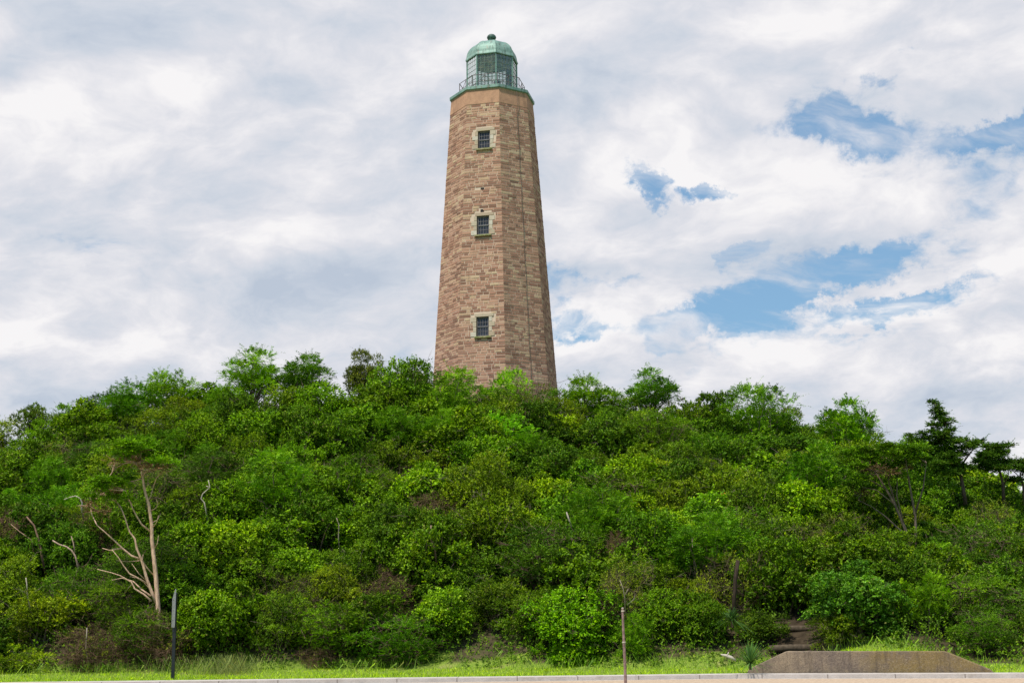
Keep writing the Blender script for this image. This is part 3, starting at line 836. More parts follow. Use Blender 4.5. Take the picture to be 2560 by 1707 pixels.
# species: crown shape, leaf settings, branch settings, leaf colours (albedo), bark colour
SPEC = {
    'olive':  (dict(R=1.8, H=3.0, lobes=20), dict(dens=128, leaves=12, lsize=.088, lw=.50, frond=.18), dict(stems=3, r0=.05, twigs=3),
               [(.080, .138, .009), (.090, .148, .010), (.070, .128, .010), (.100, .155, .010)], (.20, .16, .12)),
    'deep':   (dict(R=1.8, H=3.1, lobes=18), dict(dens=125, leaves=11, lsize=.10, lw=.60, frond=.20), dict(stems=2, r0=.06, twigs=1),
               [(.056, .116, .008), (.050, .108, .009), (.066, .126, .008)], (.13, .10, .08)),
    'vine':   (dict(R=1.9, H=2.9, lobes=22), dict(dens=118, leaves=11, lsize=.105, lw=.80, frond=.26, up=.15), dict(stems=2, r0=.05, twigs=1),
               [(.080, .158, .008), (.094, .168, .008), (.070, .148, .009)], (.20, .15, .11)),
    'locust': (dict(R=1.7, H=3.3, lobes=15, hz=.55), dict(dens=125, leaves=16, lsize=.088, lw=.46, frond=.36, up=.5, kind='locust'), dict(stems=1, r0=.065, twigs=1),
               [(.068, .162, .009), (.060, .148, .009), (.082, .175, .009)], (.18, .14, .11)),
    'juniper': (dict(R=1.9, H=3.0, lobes=22, flat=.34, spread=(.5, .95)), dict(dens=170, leaves=13, lsize=.085, lw=.40, frond=.28, up=.10, kind='juniper'), dict(stems=2, r0=.07, twigs=8),
               [(.055, .120, .009), (.068, .130, .009), (.048, .105, .011)], (.17, .115, .085)),
    'twiggy': (dict(R=1.7, H=2.9, lobes=17), dict(dens=44, leaves=9, lsize=.075, lw=.5, frond=.24), dict(stems=3, r0=.045, twigs=15),
               [(.085, .125, .012), (.095, .13, .014)], (.14, .10, .065)),
}
SPEC['dead'] = (dict(R=1.6, H=2.7, lobes=15), dict(dens=26, leaves=9, lsize=.075, lw=.5, frond=.22), dict(stems=4, r0=.045, twigs=42), [(.085, .105, .012)], (.155, .098, .060))
NVAR = {'dead': 3, 'olive': 5, 'deep': 5, 'vine': 4, 'locust': 4, 'juniper': 3, 'twiggy': 3}
LIB = {}
for si, (sp, (ck, lk, bk, cols, bark)) in enumerate(SPEC.items()):
    LIB[sp] = []
    for i in range(NVAR[sp]):
        sd_ = si * 100 + i * 7 + 11; rv = random.Random(sd_); r = np.random.default_rng(sd_)
        ck2 = dict(ck); ck2['lobes'] = int(ck['lobes'] * rv.uniform(.8, 1.2)); ck2['H'] = ck['H'] * rv.uniform(.9, 1.1)
        lk2 = dict(lk); lk2['lsize'] = lk['lsize'] * rv.uniform(.85, 1.15)
        cen, rad3 = crown_lobes(r, **ck2)
        V, A = lobes_mesh(r, cen, rad3, **lk2)
        bo = make_branches(sd_ + 3, cen, ck2['H'], **bk).build('branches', M['bark']); bme = bo.data; bpy.data.objects.remove(bo)
        LIB[sp].append((quads_mesh('crown', V, A, M['leaf']), bme))
print('leaves per crown', [(k, [len(a.polygons) for a, b in v]) for k, v in LIB.items()])

PLACED = []
prn = random.Random(21)
NAMES = dict(locust='locust_tree', juniper='juniper_tree')
def paint(c, b, sp, col=None):
    cc = col or prn.choice(SPEC[sp][3]); j = prn.uniform(.86, 1.15)
    c.color = (cc[0] * j * prn.uniform(.92, 1.08), cc[1] * j, cc[2] * j, 1)
    if b: bk = SPEC[sp][4]; j = prn.uniform(.75, 1.25); b.color = (bk[0] * j, bk[1] * j, bk[2] * j, 1)

def plant(sp, x, y, sc=1.0, sz=None, rz=None, col=None, zoff=0.0, label=None, cat=None, name=None, var=None):
    cm, bm_ = LIB[sp][prn.randrange(len(LIB[sp])) if var is None else var]
    o = empty(name or NAMES.get(sp, 'shrub'), (x, y, tz(x, y) + zoff - .1), rz if rz is not None else prn.uniform(0, 6.28))
    o.scale = (sc * prn.uniform(.9, 1.1), sc * prn.uniform(.9, 1.1), sz if sz else sc * prn.uniform(.85, 1.15))
    c = mobj('crown' if name != 'shrub' and sp in NAMES or name == 'small_tree' else 'foliage', cm, o); b = mobj('branches', bm_, o)
    paint(c, b, sp, col)
    p = proj((x, y, tz(x, y) + 1.7 * sc + zoff))
    PLACED.append(dict(o=o, sp=sp, px=p[0], py=p[1], x=x, y=y, sc=sc, lab=label))
    if label: tag(o, label, cat)
    return o

def hit(px, py, h=1.5):
    """where the line of sight meets the canopy h above the slope"""
    d = ray(px, py); y = 44.0
    while y < 84:
        k = y / d.y; p = Vector((0, 0, EYE)) + d * k
        if p.z < tz(p.x, y) + h and y > float(foot(p.x / y)) + .5: return p.x, y
        y += .1
    return at(px, py, 81.5).x, 81.5

HERO = [
    ('olive', 910, 925, .80, 1.0, (.066, .092, .014), 'round dark olive tree poking above the ridge left of the tower', 'tree'),
    ('locust', 1625, 985, .95, .85, (.07, .17, .012), 'feathery green tree rising highest on the ridge right of the tower', 'tree'),
    ('locust', 640, 945, 1.05, 1.0, None, 'bright feathery locust on the ridge above and right of the black post', 'tree'),
    ('locust', 755, 950, .95, .95, None, 'second bright feathery locust on the ridge, nearer the round dark tree', 'tree'),
    ('locust', 1135, 985, .62, .75, None, 'small bright locust covering the lower left corner of the tower', 'tree'),
    ('locust', 1275, 990, .85, .9, (.11, .24, .010), 'brightest green locust covering the middle of the tower base', 'tree'),
    ('locust', 1355, 1030, .55, .75, None, 'small upright locust covering the lower right corner of the tower', 'tree'),
    ('olive', 1040, 975, .80, .9, (.072, .085, .025), 'grey-green brushy shrub on the ridge just left of the tower', 'shrub'),
    ('olive', 1180, 1020, .75, .75, (.055, .075, .02), 'grey-green dark shrub between two bright locusts before the tower', 'shrub'),
    ('deep', 85, 1050, .65, .9, (.07, .11, .014), 'small ragged dark tree on the skyline at far left', 'tree'),
    ('locust', 330, 1020, 1.0, 1.0, None, 'bright feathery locust on the ridge left of the black post', 'tree'),
    ('locust', 120, 1115, .8, .9, None, 'small bright locust on the upper slope at far left', 'tree'),
    ('vine', 1370, 1075, 1.0, .8, (.13, .20, .012), 'yellow-green leafy shrub just below the lower right corner of the tower', 'shrub'),
    ('locust', 1260, 1105, .95, .85, (.09, .23, .012), 'vivid green locust directly below the tower', 'tree'),
    ('vine', 1430, 1555, .95, .8, (.088, .20, .008), 'vivid green young tree at the hill foot left of the wooden pole', 'tree'),
    ('vine', 1430, 1630, .5, .45, (.08, .19, .008), 'low vivid green sapling left of the wooden pole at the hill foot', 'shrub'),
    ('locust', 1580, 1600, .5, .6, (.07, .16, .01), 'small green sapling right behind the wooden pole', 'tree'),
    ('vine', 895, 1335, .75, .65, (.115, .23, .009), 'vivid lime vine clump on the middle of the slope', 'shrub'),
    ('olive', 110, 1530, .95, .8, (.135, .19, .01), 'yellow-green shrub in the lower left corner', 'shrub'),
    ('olive', 50, 1655, .7, .5, (.12, .175, .01), 'low yellow-green shrub at the very bottom left', 'shrub'),
    ('juniper', 1000, 1590, 1.0, .8, (.05, .14, .008), 'low spreading juniper with bare brown underside at the hill foot', 'juniper'),
    ('juniper', 830, 1560, .85, .75, (.07, .145, .009), 'smaller juniper left of the low spreading juniper', 'juniper'),
    ('juniper', 1540, 1250, 1.1, 1.1, (.06, .115, .008), 'juniper with brown shaded underside above the wooden pole', 'juniper'),
    ('dead', 1545, 1395, .7, .8, None, 'brown tangled half-dead shrub directly above the wooden pole', 'shrub'),
    ('dead', 1090, 1285, .85, .85, None, 'brown tangled half-dead shrub in the middle of the slope', 'shrub'),
    ('dead', 970, 1485, .7, .65, None, 'grey twiggy shrub above the low spreading juniper', 'shrub'),
    ('olive', 1925, 1440, .75, .42, (.11, .19, .014), 'pale green flat-branched shrub overhanging the dark hollow left of the wall', 'shrub'),
    ('deep', 2150, 1500, 1.0, .8, (.05, .115, .012), 'broad dark green shrub overhanging the right of the dark hollow', 'shrub'),
    ('juniper', 385, 1572, .75, .7, (.05, .11, .008), 'low juniper left of the black post', 'juniper'),
    ('dead', 50, 1340, 1.0, 1.1, None, 'grey-brown twiggy tree at far left, halfway up', 'shrub'),
    ('dead', 230, 1625, .9, .8, None, 'grey-brown bare shrub low at left, left of the black post', 'shrub'),
    ('dead', 400, 1610, .8, .75, None, 'brown brush heap just left of the black post foot', 'shrub'),
    ('dead', 240, 1330, .75, .8, None, 'brown bare thicket left of the forked pinkish trunk, halfway up', 'shrub'),
    ('dead', 800, 1640, .55, .45, None, 'small bare brown shrub at the hill foot left of the low junipers', 'shrub'),
    ('twiggy', 2500, 1330, .9, 1.0, None, 'brown twiggy shrub near the right edge below the cedars', 'shrub'),
    ('olive', 2040, 1440, .75, .42, (.085, .15, .01), 'flat pale green shrub hanging over the top of the sandy trail', 'shrub'),
    ('deep', 1900, 1560, .55, .45, (.045, .09, .008), 'small dark shrub on the left of the sandy trail, above the yuccas', 'shrub'),
    ('olive', 2090, 1565, .6, .5, (.07, .12, .008), 'small olive shrub on the right of the sandy trail, behind the wall', 'shrub'),
    ('deep', 2345, 1200, .75, .75, (.045, .09, .01), 'dark shrub at the foot of the pointed cedar', 'shrub'),
    ('deep', 2440, 1215, .8, .7, (.05, .10, .01), 'dark green shrub between the pointed cedar and the flat-topped cedar', 'shrub'),
    ('deep', 2545, 1235, .8, .7, (.045, .09, .01), 'dark shrub below the cedar at the right edge', 'shrub'),
    ('twiggy', 2210, 1215, .8, .8, None, 'brown twiggy shrub behind the fanning grey trunks', 'shrub'),
    ('juniper', 1840, 1330, .95, 1.0, (.06, .14, .008), 'flat-layered juniper on a thick dark trunk above the yuccas', 'juniper'),
]
for (sp, px, py, sc, sz, col, lab, cat) in HERO:
    x, y = hit(px, py, 1.5 * sz)
    zo = at(px, py, y).z - (tz(x, y) + 1.6 * sz)
    plant(sp, x, y, sc, sz, col=col, zoff=max(-.8, min(1.0, zo)), label=lab, cat=cat,
          name='locust_tree' if sp == 'locust' else 'juniper_tree' if sp == 'juniper' else 'small_tree' if cat == 'tree' else 'shrub')

def hollow(x, y, z=1.0):
    px, py, dd = proj((x, y, tz(x, y) + z))
    return 1885 < px < 2125 and y < 54.0
pts = [(q['x'], q['y'], .90) for q in PLACED]
tries = 0; fill = []; frn = random.Random(5)
while len(fill) < 300 and tries < 90000:
    tries += 1
    y = 46.5 + (frn.random() ** .95) * 36; x = frn.uniform(-.40, .40) * y
    if y < float(foot(x / y)) + 1.0 or y > 83.6: continue
    if math.hypot(x - TX, y - TD) < 6.0 or hollow(x, y): continue
    s = 1.66 + (y - 50) * .018
    if any((x - a) ** 2 + (y - b) ** 2 < (s * k) ** 2 for a, b, k in pts): continue
    pts.append((x, y, 1.0)); fill.append((x, y))
print('fill', len(fill), tries)
for (x, y) in fill:
    px, py, dd = proj((x, y, tz(x, y) + 1.5))
    f0 = float(foot(x / y)); dep = (y - f0) / (YC - f0)
    n = (math.sin(x * .31 + 1.7) * math.cos(y * .27 - .8) + math.sin(x * .13 - y * .17)) * .5 + frn.uniform(-.8, .8)
    w = dict(olive=1.4, deep=1.1, vine=1.3, locust=.7, juniper=.50, twiggy=.25)
    if px < 420: w['twiggy'] = .8; w['olive'] = 1.7; w['vine'] = .6
    if px > 2000: w['deep'] = 2.2; w['juniper'] = .8; w['vine'] = .4; w['locust'] = .25
    if dep > .75: w['locust'] = 1.2; w['twiggy'] = .06
    if n > .3: w['vine'] *= 1.8
    if n < -.3: w['deep'] *= 1.8
    ks = list(w); sp = frn.choices(ks, [w[k] for k in ks])[0]
    sc = frn.choice((frn.uniform(.66, .85), frn.uniform(.8, 1.0), frn.uniform(.95, 1.18))) * (1.04 if dep > .8 else 1) * (.72 if dep < .06 else .88 if dep < .14 else 1.0)
    plant(sp, x, y, sc, None, zoff=frn.uniform(-.35, .1))

# ------------------------------------------------------------------ trees built one by one
def px_pts(L_, ox, oy, s, Y, jit=0.0, rn=None):
    return [at(ox + a * s, oy + b * s, Y + ((rn.uniform(-jit, jit)) if jit else 0)) for a, b in L_]

def pad_tree(name, label, cat, root, pads, stems, Y, s, ox, oy, leafcol, barkcol, dry=(), seed=1, depth=.8, dens=620, lsize=.085, frond=.24, twigs=6):
    """pads = foliage layers (photo px), stems = limbs; all become one rooted tree at distance Y"""
    rn = random.Random(seed); r = np.random.default_rng(seed)
    o = empty(name, root); tag(o, label, cat)
    k = Y / F * s
    limbs = MB()
    for path, r0, r1 in stems:
        P = px_pts(path, ox, oy, s, Y)
        dz = rn.uniform(-.5, .5) if r0 < .09 else 0
        P = [p + Vector((0, dz * i / max(1, len(P) - 1), 0)) for i, p in enumerate(P)]
        n = len(P); limbs.tube([p - Vector(root) for p in P], [r0 + (r1 - r0) * i / (n - 1) for i in range(n)], 8)
    def pads_to(lst, nm, col, dn, tw):
        cen = []; rad = []
        for (a, b, ra, rb) in lst:
            p = at(ox + a * s, oy + b * s, Y + rn.uniform(-depth, depth)) - Vector(root)
            cen.append(tuple(p)); rad.append((ra * k, max(ra * k * .8, .3), max(rb * k, .07)))
        V, A = lobes_mesh(r, np.array(cen), np.array(rad), dens=dn, leaves=12, lsize=lsize, lw=.45, frond=frond, up=.1, kind='juniper', shell0=.2)
        c = mobj(nm, quads_mesh(nm, V, A, M['leaf']), o); c.color = (*col, 1)
        tips = [Vector(q) for q in limbs.v[::8]]
        for q, rr_ in zip(cen, rad):
            q = Vector(q); b = min(tips, key=lambda v_: (v_ - q).length + max(0, v_.z - q.z + .1) * 2)
            m_ = b.lerp(q, .5) + Vector((rn.uniform(-.1, .1), rn.uniform(-.1, .1), rn.uniform(-.12, .05)))
            limbs.tube([b, m_, q], [.028, .018, .009], 4, cap=False)
            for _ in range(tw):
                e = q + Vector((rn.uniform(-1, 1) * rr_[0], rn.uniform(-1, 1) * rr_[1], rn.uniform(-.6, .5) * rr_[2] - .04)); limbs.tube([m_.lerp(q, rn.random()), e], [.008, .003], 3, cap=False)
    pads_to(pads, 'crown', leafcol, dens, twigs)
    if dry: pads_to(dry, 'dry_foliage', (.10, .068, .035), 110, twigs * 3)
    t = limbs.build('trunk', M['bark'], o, smooth=True); t.color = (*barkcol, 1)
    return o

Yb = 55.5
rb = at(390, 1515, Yb); rb.z = tz(rb.x, Yb)
s7 = .2488; s4 = .2743
def c7(L_): return [((220 + a * s7 - 0) / s4, (1150 + b * s7 - 850) / s4) for a, b in L_]
bstems = [
    (c7([(735, 1900), (722, 1650), (700, 1420), (685, 1200), (662, 980), (642, 800), (640, 650), (607, 430), (575, 330), (548, 180), (530, 60), (520, -40)]), .108, .03),
    (c7([(690, 1440), (645, 1330), (598, 1200), (562, 1060), (545, 1000), (500, 890), (482, 790), (430, 720), (390, 590), (350, 480)]), .07, .02),
    (c7([(545, 1000), (440, 960), (355, 885), (270, 800), (185, 720), (120, 660)]), .045, .016),
    (c7([(355, 890), (300, 890), (230, 908), (150, 885)]), .035, .014),
    (c7([(590, 1235), (490, 1175), (425, 1140), (370, 1060), (325, 980), (265, 900)]), .038, .012),
    (c7([(622, 712), (545, 645), (500, 560), (470, 490), (410, 320)]), .04, .015),
    (c7([(640, 1415), (560, 1345), (470, 1290), (440, 1225), (330, 1160), (240, 1130), (100, 1095)]), .042, .012),
    (c7([(635, 1365), (535, 1300), (440, 1215), (320, 1180), (210, 1200)]), .038, .012),
    (c7([(445, 1240), (390, 1290), (340, 1340)]), .02, .008),
    (c7([(645, 630), (690, 595), (715, 530)]), .024, .010), (c7([(625, 512), (690, 482), (715, 440), (700, 390)]), .022, .008),
    (c7([(607, 405), (628, 365), (655, 265)]), .024, .010), (c7([(668, 885), (705, 835), (722, 760)]), .02, .008), (c7([(655, 670), (700, 630), (730, 560)]), .02, .008),
    (c7([(655, 1150), (600, 1080), (565, 1010), (580, 950)]), .03, .010), (c7([(575, 1200), (520, 1140), (460, 1040)]), .02, .008),
    (c7([(545, 1005), (470, 1010), (380, 1015), (250, 1000)]), .018, .006), (c7([(610, 1280), (520, 1190), (400, 1165)]), .02, .008),
    (c7([(548, 150), (600, 60), (700, 10)]), .035, .012), (c7([(535, 100), (470, 30), (380, -10)]), .035, .012),
]
pad_tree('pine_tree', 'tall juniper with bare forked pinkish trunk and flat green top, behind the black post', 'tree', rb,
         [(1150, 960, 120, 26), (1280, 1000, 140, 24), (1400, 1010, 120, 24), (1090, 1040, 90, 20), (1200, 1060, 130, 22), (1350, 1060, 110, 24), (1450, 1110, 100, 24), (1560, 1130, 60, 18),
          (1250, 930, 100, 24), (1330, 960, 100, 22), (950, 1290, 130, 26), (1060, 1320, 110, 22), (880, 1350, 80, 20), (1150, 1270, 60, 18), (820, 1430, 70, 22), (1010, 1440, 60, 22), (1160, 1440, 60, 24), (1480, 1050, 70, 20)],
         bstems, Yb, s4, 0, 850, (.075, .165, .009), (.62, .43, .31),
         dry=[(1250, 1110, 130, 24), (1380, 1170, 150, 26), (1500, 1180, 70, 24), (1050, 1110, 90, 20), (950, 1390, 120, 24), (1100, 1400, 100, 22), (780, 1500, 80, 24), (900, 1560, 120, 30)], seed=4, depth=.9)

Yc = 70.0
rc_ = at(2402, 1190, Yc); rc_.z = tz(rc_.x, Yc) - .3
CED = (.046, .098, .013)
pad_tree('cedar_tree', 'dark pointed windswept cedar on the skyline at the right', 'cedar', rc_,
         [(1500, 566, 20, 8), (1530, 582, 24, 10), (1556, 625, 26, 14), (1515, 655, 34, 10), (1590, 690, 42, 16), (1545, 715, 40, 14), (1650, 745, 44, 12), (1510, 780, 50, 12), (1600, 785, 50, 18), (1660, 830, 40, 16),
          (1490, 838, 52, 16), (1580, 860, 70, 22), (1395, 862, 38, 13), (1440, 905, 60, 18), (1620, 910, 80, 24), (1285, 878, 28, 14), (1320, 920, 42, 18), (1385, 950, 52, 16), (1520, 950, 90, 26), (1700, 930, 80, 24), (1780, 915, 50, 16),
          (1880, 945, 60, 16), (1940, 922, 34, 9), (1820, 980, 70, 20), (1640, 1000, 110, 30), (1500, 1010, 90, 28), (1420, 990, 70, 24), (1760, 1040, 60, 20), (1600, 1080, 90, 26), (1700, 1105, 60, 22), (1550, 1130, 80, 22), (1380, 1010, 90, 22), (1310, 1010, 80, 20), (1650, 1060, 110, 30), (1560, 1040, 100, 30), (1730, 1150, 80, 26), (1640, 1170, 100, 28), (1480, 1100, 90, 26), (1820, 1170, 60, 20), (1700, 1210, 100, 24), (1570, 890, 60, 24), (1600, 740, 36, 18), (1560, 665, 26, 14)],
         [([(1800, 1500), (1775, 1330), (1745, 1180), (1715, 1060), (1680, 950), (1650, 850), (1615, 760), (1570, 650), (1535, 590), (1500, 562)], .10, .012),
          ([(1745, 1170), (1800, 1080), (1860, 1000), (1950, 925)], .06, .012), ([(1715, 1060), (1600, 1000), (1480, 940), (1390, 930), (1290, 880)], .05, .012),
          ([(1680, 950), (1560, 880), (1500, 845)], .03, .01), ([(1750, 1180), (1620, 1120), (1500, 1080)], .04, .012), ([(1790, 1200), (1830, 1130)], .03, .01)],
         Yc, s4, 1920, 850, CED, (.12, .085, .065), seed=8, depth=.55, dens=750, lsize=.085, frond=.20, twigs=3)
r2_ = at(2505, 1210, Yc + 1); r2_.z = tz(r2_.x, Yc + 1) - .3
pad_tree('cedar_tree', 'dark flat-topped cedar right of the pointed cedar', 'cedar', r2_,
         [(2000, 968, 50, 14), (2100, 975, 70, 13), (2190, 965, 45, 9), (2060, 1010, 90, 22), (2140, 1030, 60, 16), (1960, 1050, 60, 16), (2020, 1070, 100, 22), (1920, 1110, 60, 18), (2000, 1130, 90, 22), (2100, 1120, 80, 20), (2190, 1115, 50, 16), (2050, 1180, 90, 22), (2130, 1170, 90, 22), (1960, 1160, 80, 20), (2060, 1060, 90, 24)],
         [([(2150, 1500), (2140, 1300), (2110, 1190), (2070, 1090), (2050, 1000)], .09, .02), ([(2110, 1190), (2150, 1080), (2190, 975)], .05, .01), ([(2090, 1140), (2000, 1080), (1930, 1100)], .04, .012), ([(2150, 1320), (2180, 1220), (2160, 1160)], .04, .015)],
         Yc + 1, s4, 1920, 850, CED, (.12, .085, .065), seed=9, depth=.5, dens=750, lsize=.085, frond=.2, twigs=3)
r3_ = at(2550, 1230, Yc + 2); r3_.z = tz(r3_.x, Yc + 2) - .3
pad_tree('cedar_tree', 'dark cedar cut off by the right edge of the photo', 'cedar', r3_,
         [(2240, 1125, 60, 18), (2320, 1110, 50, 18), (2400, 1130, 90, 22), (2270, 1170, 70, 18), (2360, 1180, 90, 20), (2480, 1160, 90, 24), (2250, 1280, 70, 16), (2420, 1090, 60, 18)],
         [([(2330, 1500), (2330, 1330), (2300, 1230), (2330, 1130)], .08, .02), ([(2320, 1270), (2240, 1200), (2230, 1130)], .03, .01), ([(2310, 1230), (2400, 1130)], .04, .012), ([(2330, 1330), (2230, 1290)], .03, .01)],
         Yc + 2, s4, 1920, 850, CED, (.12, .085, .065), seed=10, depth=.5, dens=750, lsize=.085, frond=.2, twigs=3)
Yu = 60.0
ru = at(2280, 1400, Yu); ru.z = tz(ru.x, Yu) - .3
def cu(L_): return [((a - 1920) / s4, (b - 850) / s4) for a, b in L_]
pad_tree('umbrella_juniper', 'broad flat-topped juniper with bare fanning grey trunks left of the pointed cedar', 'tree', ru,
         [(700, 1050, 80, 20), (780, 1020, 90, 20), (860, 1080, 110, 20), (900, 1010, 80, 20), (960, 1060, 90, 24), (1080, 975, 70, 22), (1180, 985, 60, 20), (1150, 1040, 100, 24), (1050, 1010, 90, 24), (1300, 1000, 90, 20),
          (1400, 985, 80, 20), (1350, 1060, 90, 20), (1250, 1100, 100, 22), (1100, 1150, 80, 16), (1200, 1240, 60, 16), (1000, 1140, 90, 18), (780, 1320, 90, 22), (840, 1260, 80, 20), (900, 1350, 70, 18), (720, 1120, 80, 18), (820, 1150, 80, 18), (1420, 1090, 70, 18)],
         [(cu([(2290, 1480), (2278, 1374), (2262, 1320), (2238, 1262), (2215, 1222), (2195, 1190), (2175, 1160)]), .09, .025),
          (cu([(2296, 1480), (2290, 1374), (2288, 1290), (2277, 1230), (2268, 1180), (2262, 1140)]), .075, .02),
          (cu([(2276, 1380), (2257, 1330), (2213, 1289), (2180, 1265), (2150, 1250)]), .05, .015), (cu([(2244, 1278), (2222, 1200), (2228, 1150)]), .05, .02),
          (cu([(2286, 1290), (2305, 1220), (2310, 1160)]), .05, .015), (cu([(2215, 1222), (2170, 1200), (2130, 1170)]), .04, .012), (cu([(2238, 1262), (2190, 1225), (2140, 1215)]), .035, .01), (cu([(2262, 1320), (2240, 1240), (2240, 1190)]), .04, .012)],
         Yu, s4, 1920, 850, (.062, .135, .009), (.20, .155, .115), dry=[(1000, 1180, 120, 26), (1100, 1220, 110, 24), (900, 1200, 90, 22), (850, 1400, 90, 26), (1230, 1160, 80, 22)], seed=12, depth=1.0)

# bleached dead limbs standing out of the thicket
def limb(label, paths, ox, oy, s, col, r0, r1, h=2.4, dy=-.9, Y=None, name='dead_branch'):
    a, b = paths[0][len(paths[0]) // 2]
    if Y is None: Y = hit(ox + a * s, oy + b * s, h)[1] + dy
    P0 = at(ox + paths[0][-1][0] * s, oy + paths[0][-1][1] * s, Y)
    mb = MB(); rn = random.Random(int(a + b))
    for i, p in enumerate(paths):
        q = [v_ - P0 + Vector((0, rn.uniform(-.06, .06), 0)) for v_ in px_pts(p, ox, oy, s, Y)]
        if i == 0: q.append(q[-1] + Vector((.05, .5, -.8)))
        r0 *= .8 if i == 0 else 1; n = len(q); ra, rb_ = (r1, r0) if i == 0 else (r1 * .6, r0 * .6)
        mb.tube(q, [ra + (rb_ - ra) * k / (n - 1) for k in range(n)], 7)
    o = mb.build(name, M['bark'], smooth=True); o.location = P0; o.color = (*col, 1)
    if name == 'trunk':
        root = next(q['o'] for q in PLACED if q['lab'] and 'thick dark trunk' in q['lab'])
        bpy.context.view_layer.update(); o.parent = root; o.matrix_parent_inverse = root.matrix_world.inverted(); return
    tag(o, label, 'dead branch', 'bleached dead branches in the thicket')
PALE = (.50, .45, .36); PINK = (.36, .24, .17)
limb('white dead branch arching like a hook, upper left of the bare pinkish trunk', [[(580, 1452), (640, 1430), (690, 1420), (730, 1440), (745, 1480), (742, 1530)]], 0, 850, s4, PALE, .05, .025)
limb('crooked white dead branch right of the bare pinkish trunk, halfway up', [[(1900, 1275), (1912, 1340), (1850, 1400), (1832, 1442), (1862, 1480), (1876, 1545)], [(1912, 1340), (1880, 1330)]], 0, 850, s4, PALE, .045, .02)
limb('forked pale pinkish dead branch left of the bare pinkish trunk', [[(480, 258), (540, 295), (610, 315), (660, 350), (690, 400), (708, 455)], [(655, 218), (672, 285), (690, 370)]], 0, 1280, .2723, (.42, .31, .24), .05, .03)
limb('straight pink dead branch slanting down near the left edge', [[(100, 108), (180, 180), (240, 220), (290, 255)]], 0, 1280, .2723, PINK, .04, .015)
limb('brown bending trunk seen through foliage near the left edge', [[(240, 40), (310, 120), (345, 220), (375, 330), (388, 420)]], 0, 1280, .2723, (.22, .14, .10), .07, .03)
limb('curved bare brown stem below the brown tangled shrub in the middle', [[(1610, 120), (1594, 190), (1605, 250), (1640, 325)]], 640, 1280, .2723, (.30, .20, .16), .05, .035)
limb('thin pale stem between the lime vine clump and the black post', [[(738, 50), (762, 110), (757, 235)]], 640, 1280, .2723, (.38, .32, .26), .03, .015)
limb('short pale grey limb under the juniper above the wooden pole', [[(500, 0), (528, 80), (552, 155)]], 1280, 1280, .2723, (.40, .36, .30), .05, .03)
limb('thin grey upright stem near the left edge, low down', [[(240, 600), (248, 680), (250, 770)]], 0, 1280, .2723, (.38, .34, .29), .03, .02)
limb('thin pale upright stem just left of the tall bare trunk, low down', [[(795, 1060), (792, 1150), (788, 1250)]], 0, 1280, .2723, (.36, .32, .27), .025, .02)
limb('bare grey twig fork right above the top of the wooden pole', [[(990, 620), (1020, 700), (1035, 780)], [(1070, 700), (1035, 760)], [(1130, 745), (1120, 795), (1060, 850)]], 1280, 1280, .2723, (.32, .27, .22), .03, .01)
limb('thick dark trunk of the flat-layered juniper above the yuccas', [[(2075, 440), (2050, 600), (2045, 700), (2040, 860)]], 1280, 1280, .2723, (.05, .036, .027),   .10, .07, Y=51.4, name='trunk')

# ------------------------------------------------------------------ yuccas
def yucca(label, px, py, Y, n, ln, droop, seed, col):
    r = random.Random(seed); b = at(px, py, Y); mb = MB()
    for i in range(n):
        a = r.uniform(0, 6.283); el = r.uniform(-.25, 1.45); l = ln * r.uniform(.7, 1.1); w = .017 * r.uniform(.8, 1.2)
        d = Vector((math.cos(a) * math.cos(el), math.sin(a) * math.cos(el), math.sin(el))); sd = Vector((-math.sin(a), math.cos(a), 0))
        q = []
        for k in range(5):
            f = k / 4; q.append((d * l * f + Vector((0, 0, -droop * l * f * f)), w * (1 - f ** 2 * .95)))
        vs = []
        for p, ww in q: vs += [p - sd * ww, p + sd * ww]
        mb.add(vs, [(2 * k, 2 * k + 1, 2 * k + 3, 2 * k + 2) for k in range(4)], r.uniform(.2, .7))
    o = empty('yucca', b); tag(o, label, 'yucca', 'yuccas by the trail')
    f = mb.build('leaves', M['leaf'], o); f.color = (*col, 1)
    st = MB(); st.tube([(0, 0, -.2), (0, 0, .03)], [.05, .04], 8); s_ = st.build('stem', M['bark'], o); s_.color = (.12, .09, .06, 1)
yucca('spiky green yucca at the left end of the concrete wall', 1876, 1656, 42.6, 190, .82, .16, 3, (.055, .12, .03))
yucca('drooping dark yucca under the juniper, up and left of the wall', 1830, 1552, 46.2, 150, .82, .45, 4, (.035, .075, .02))

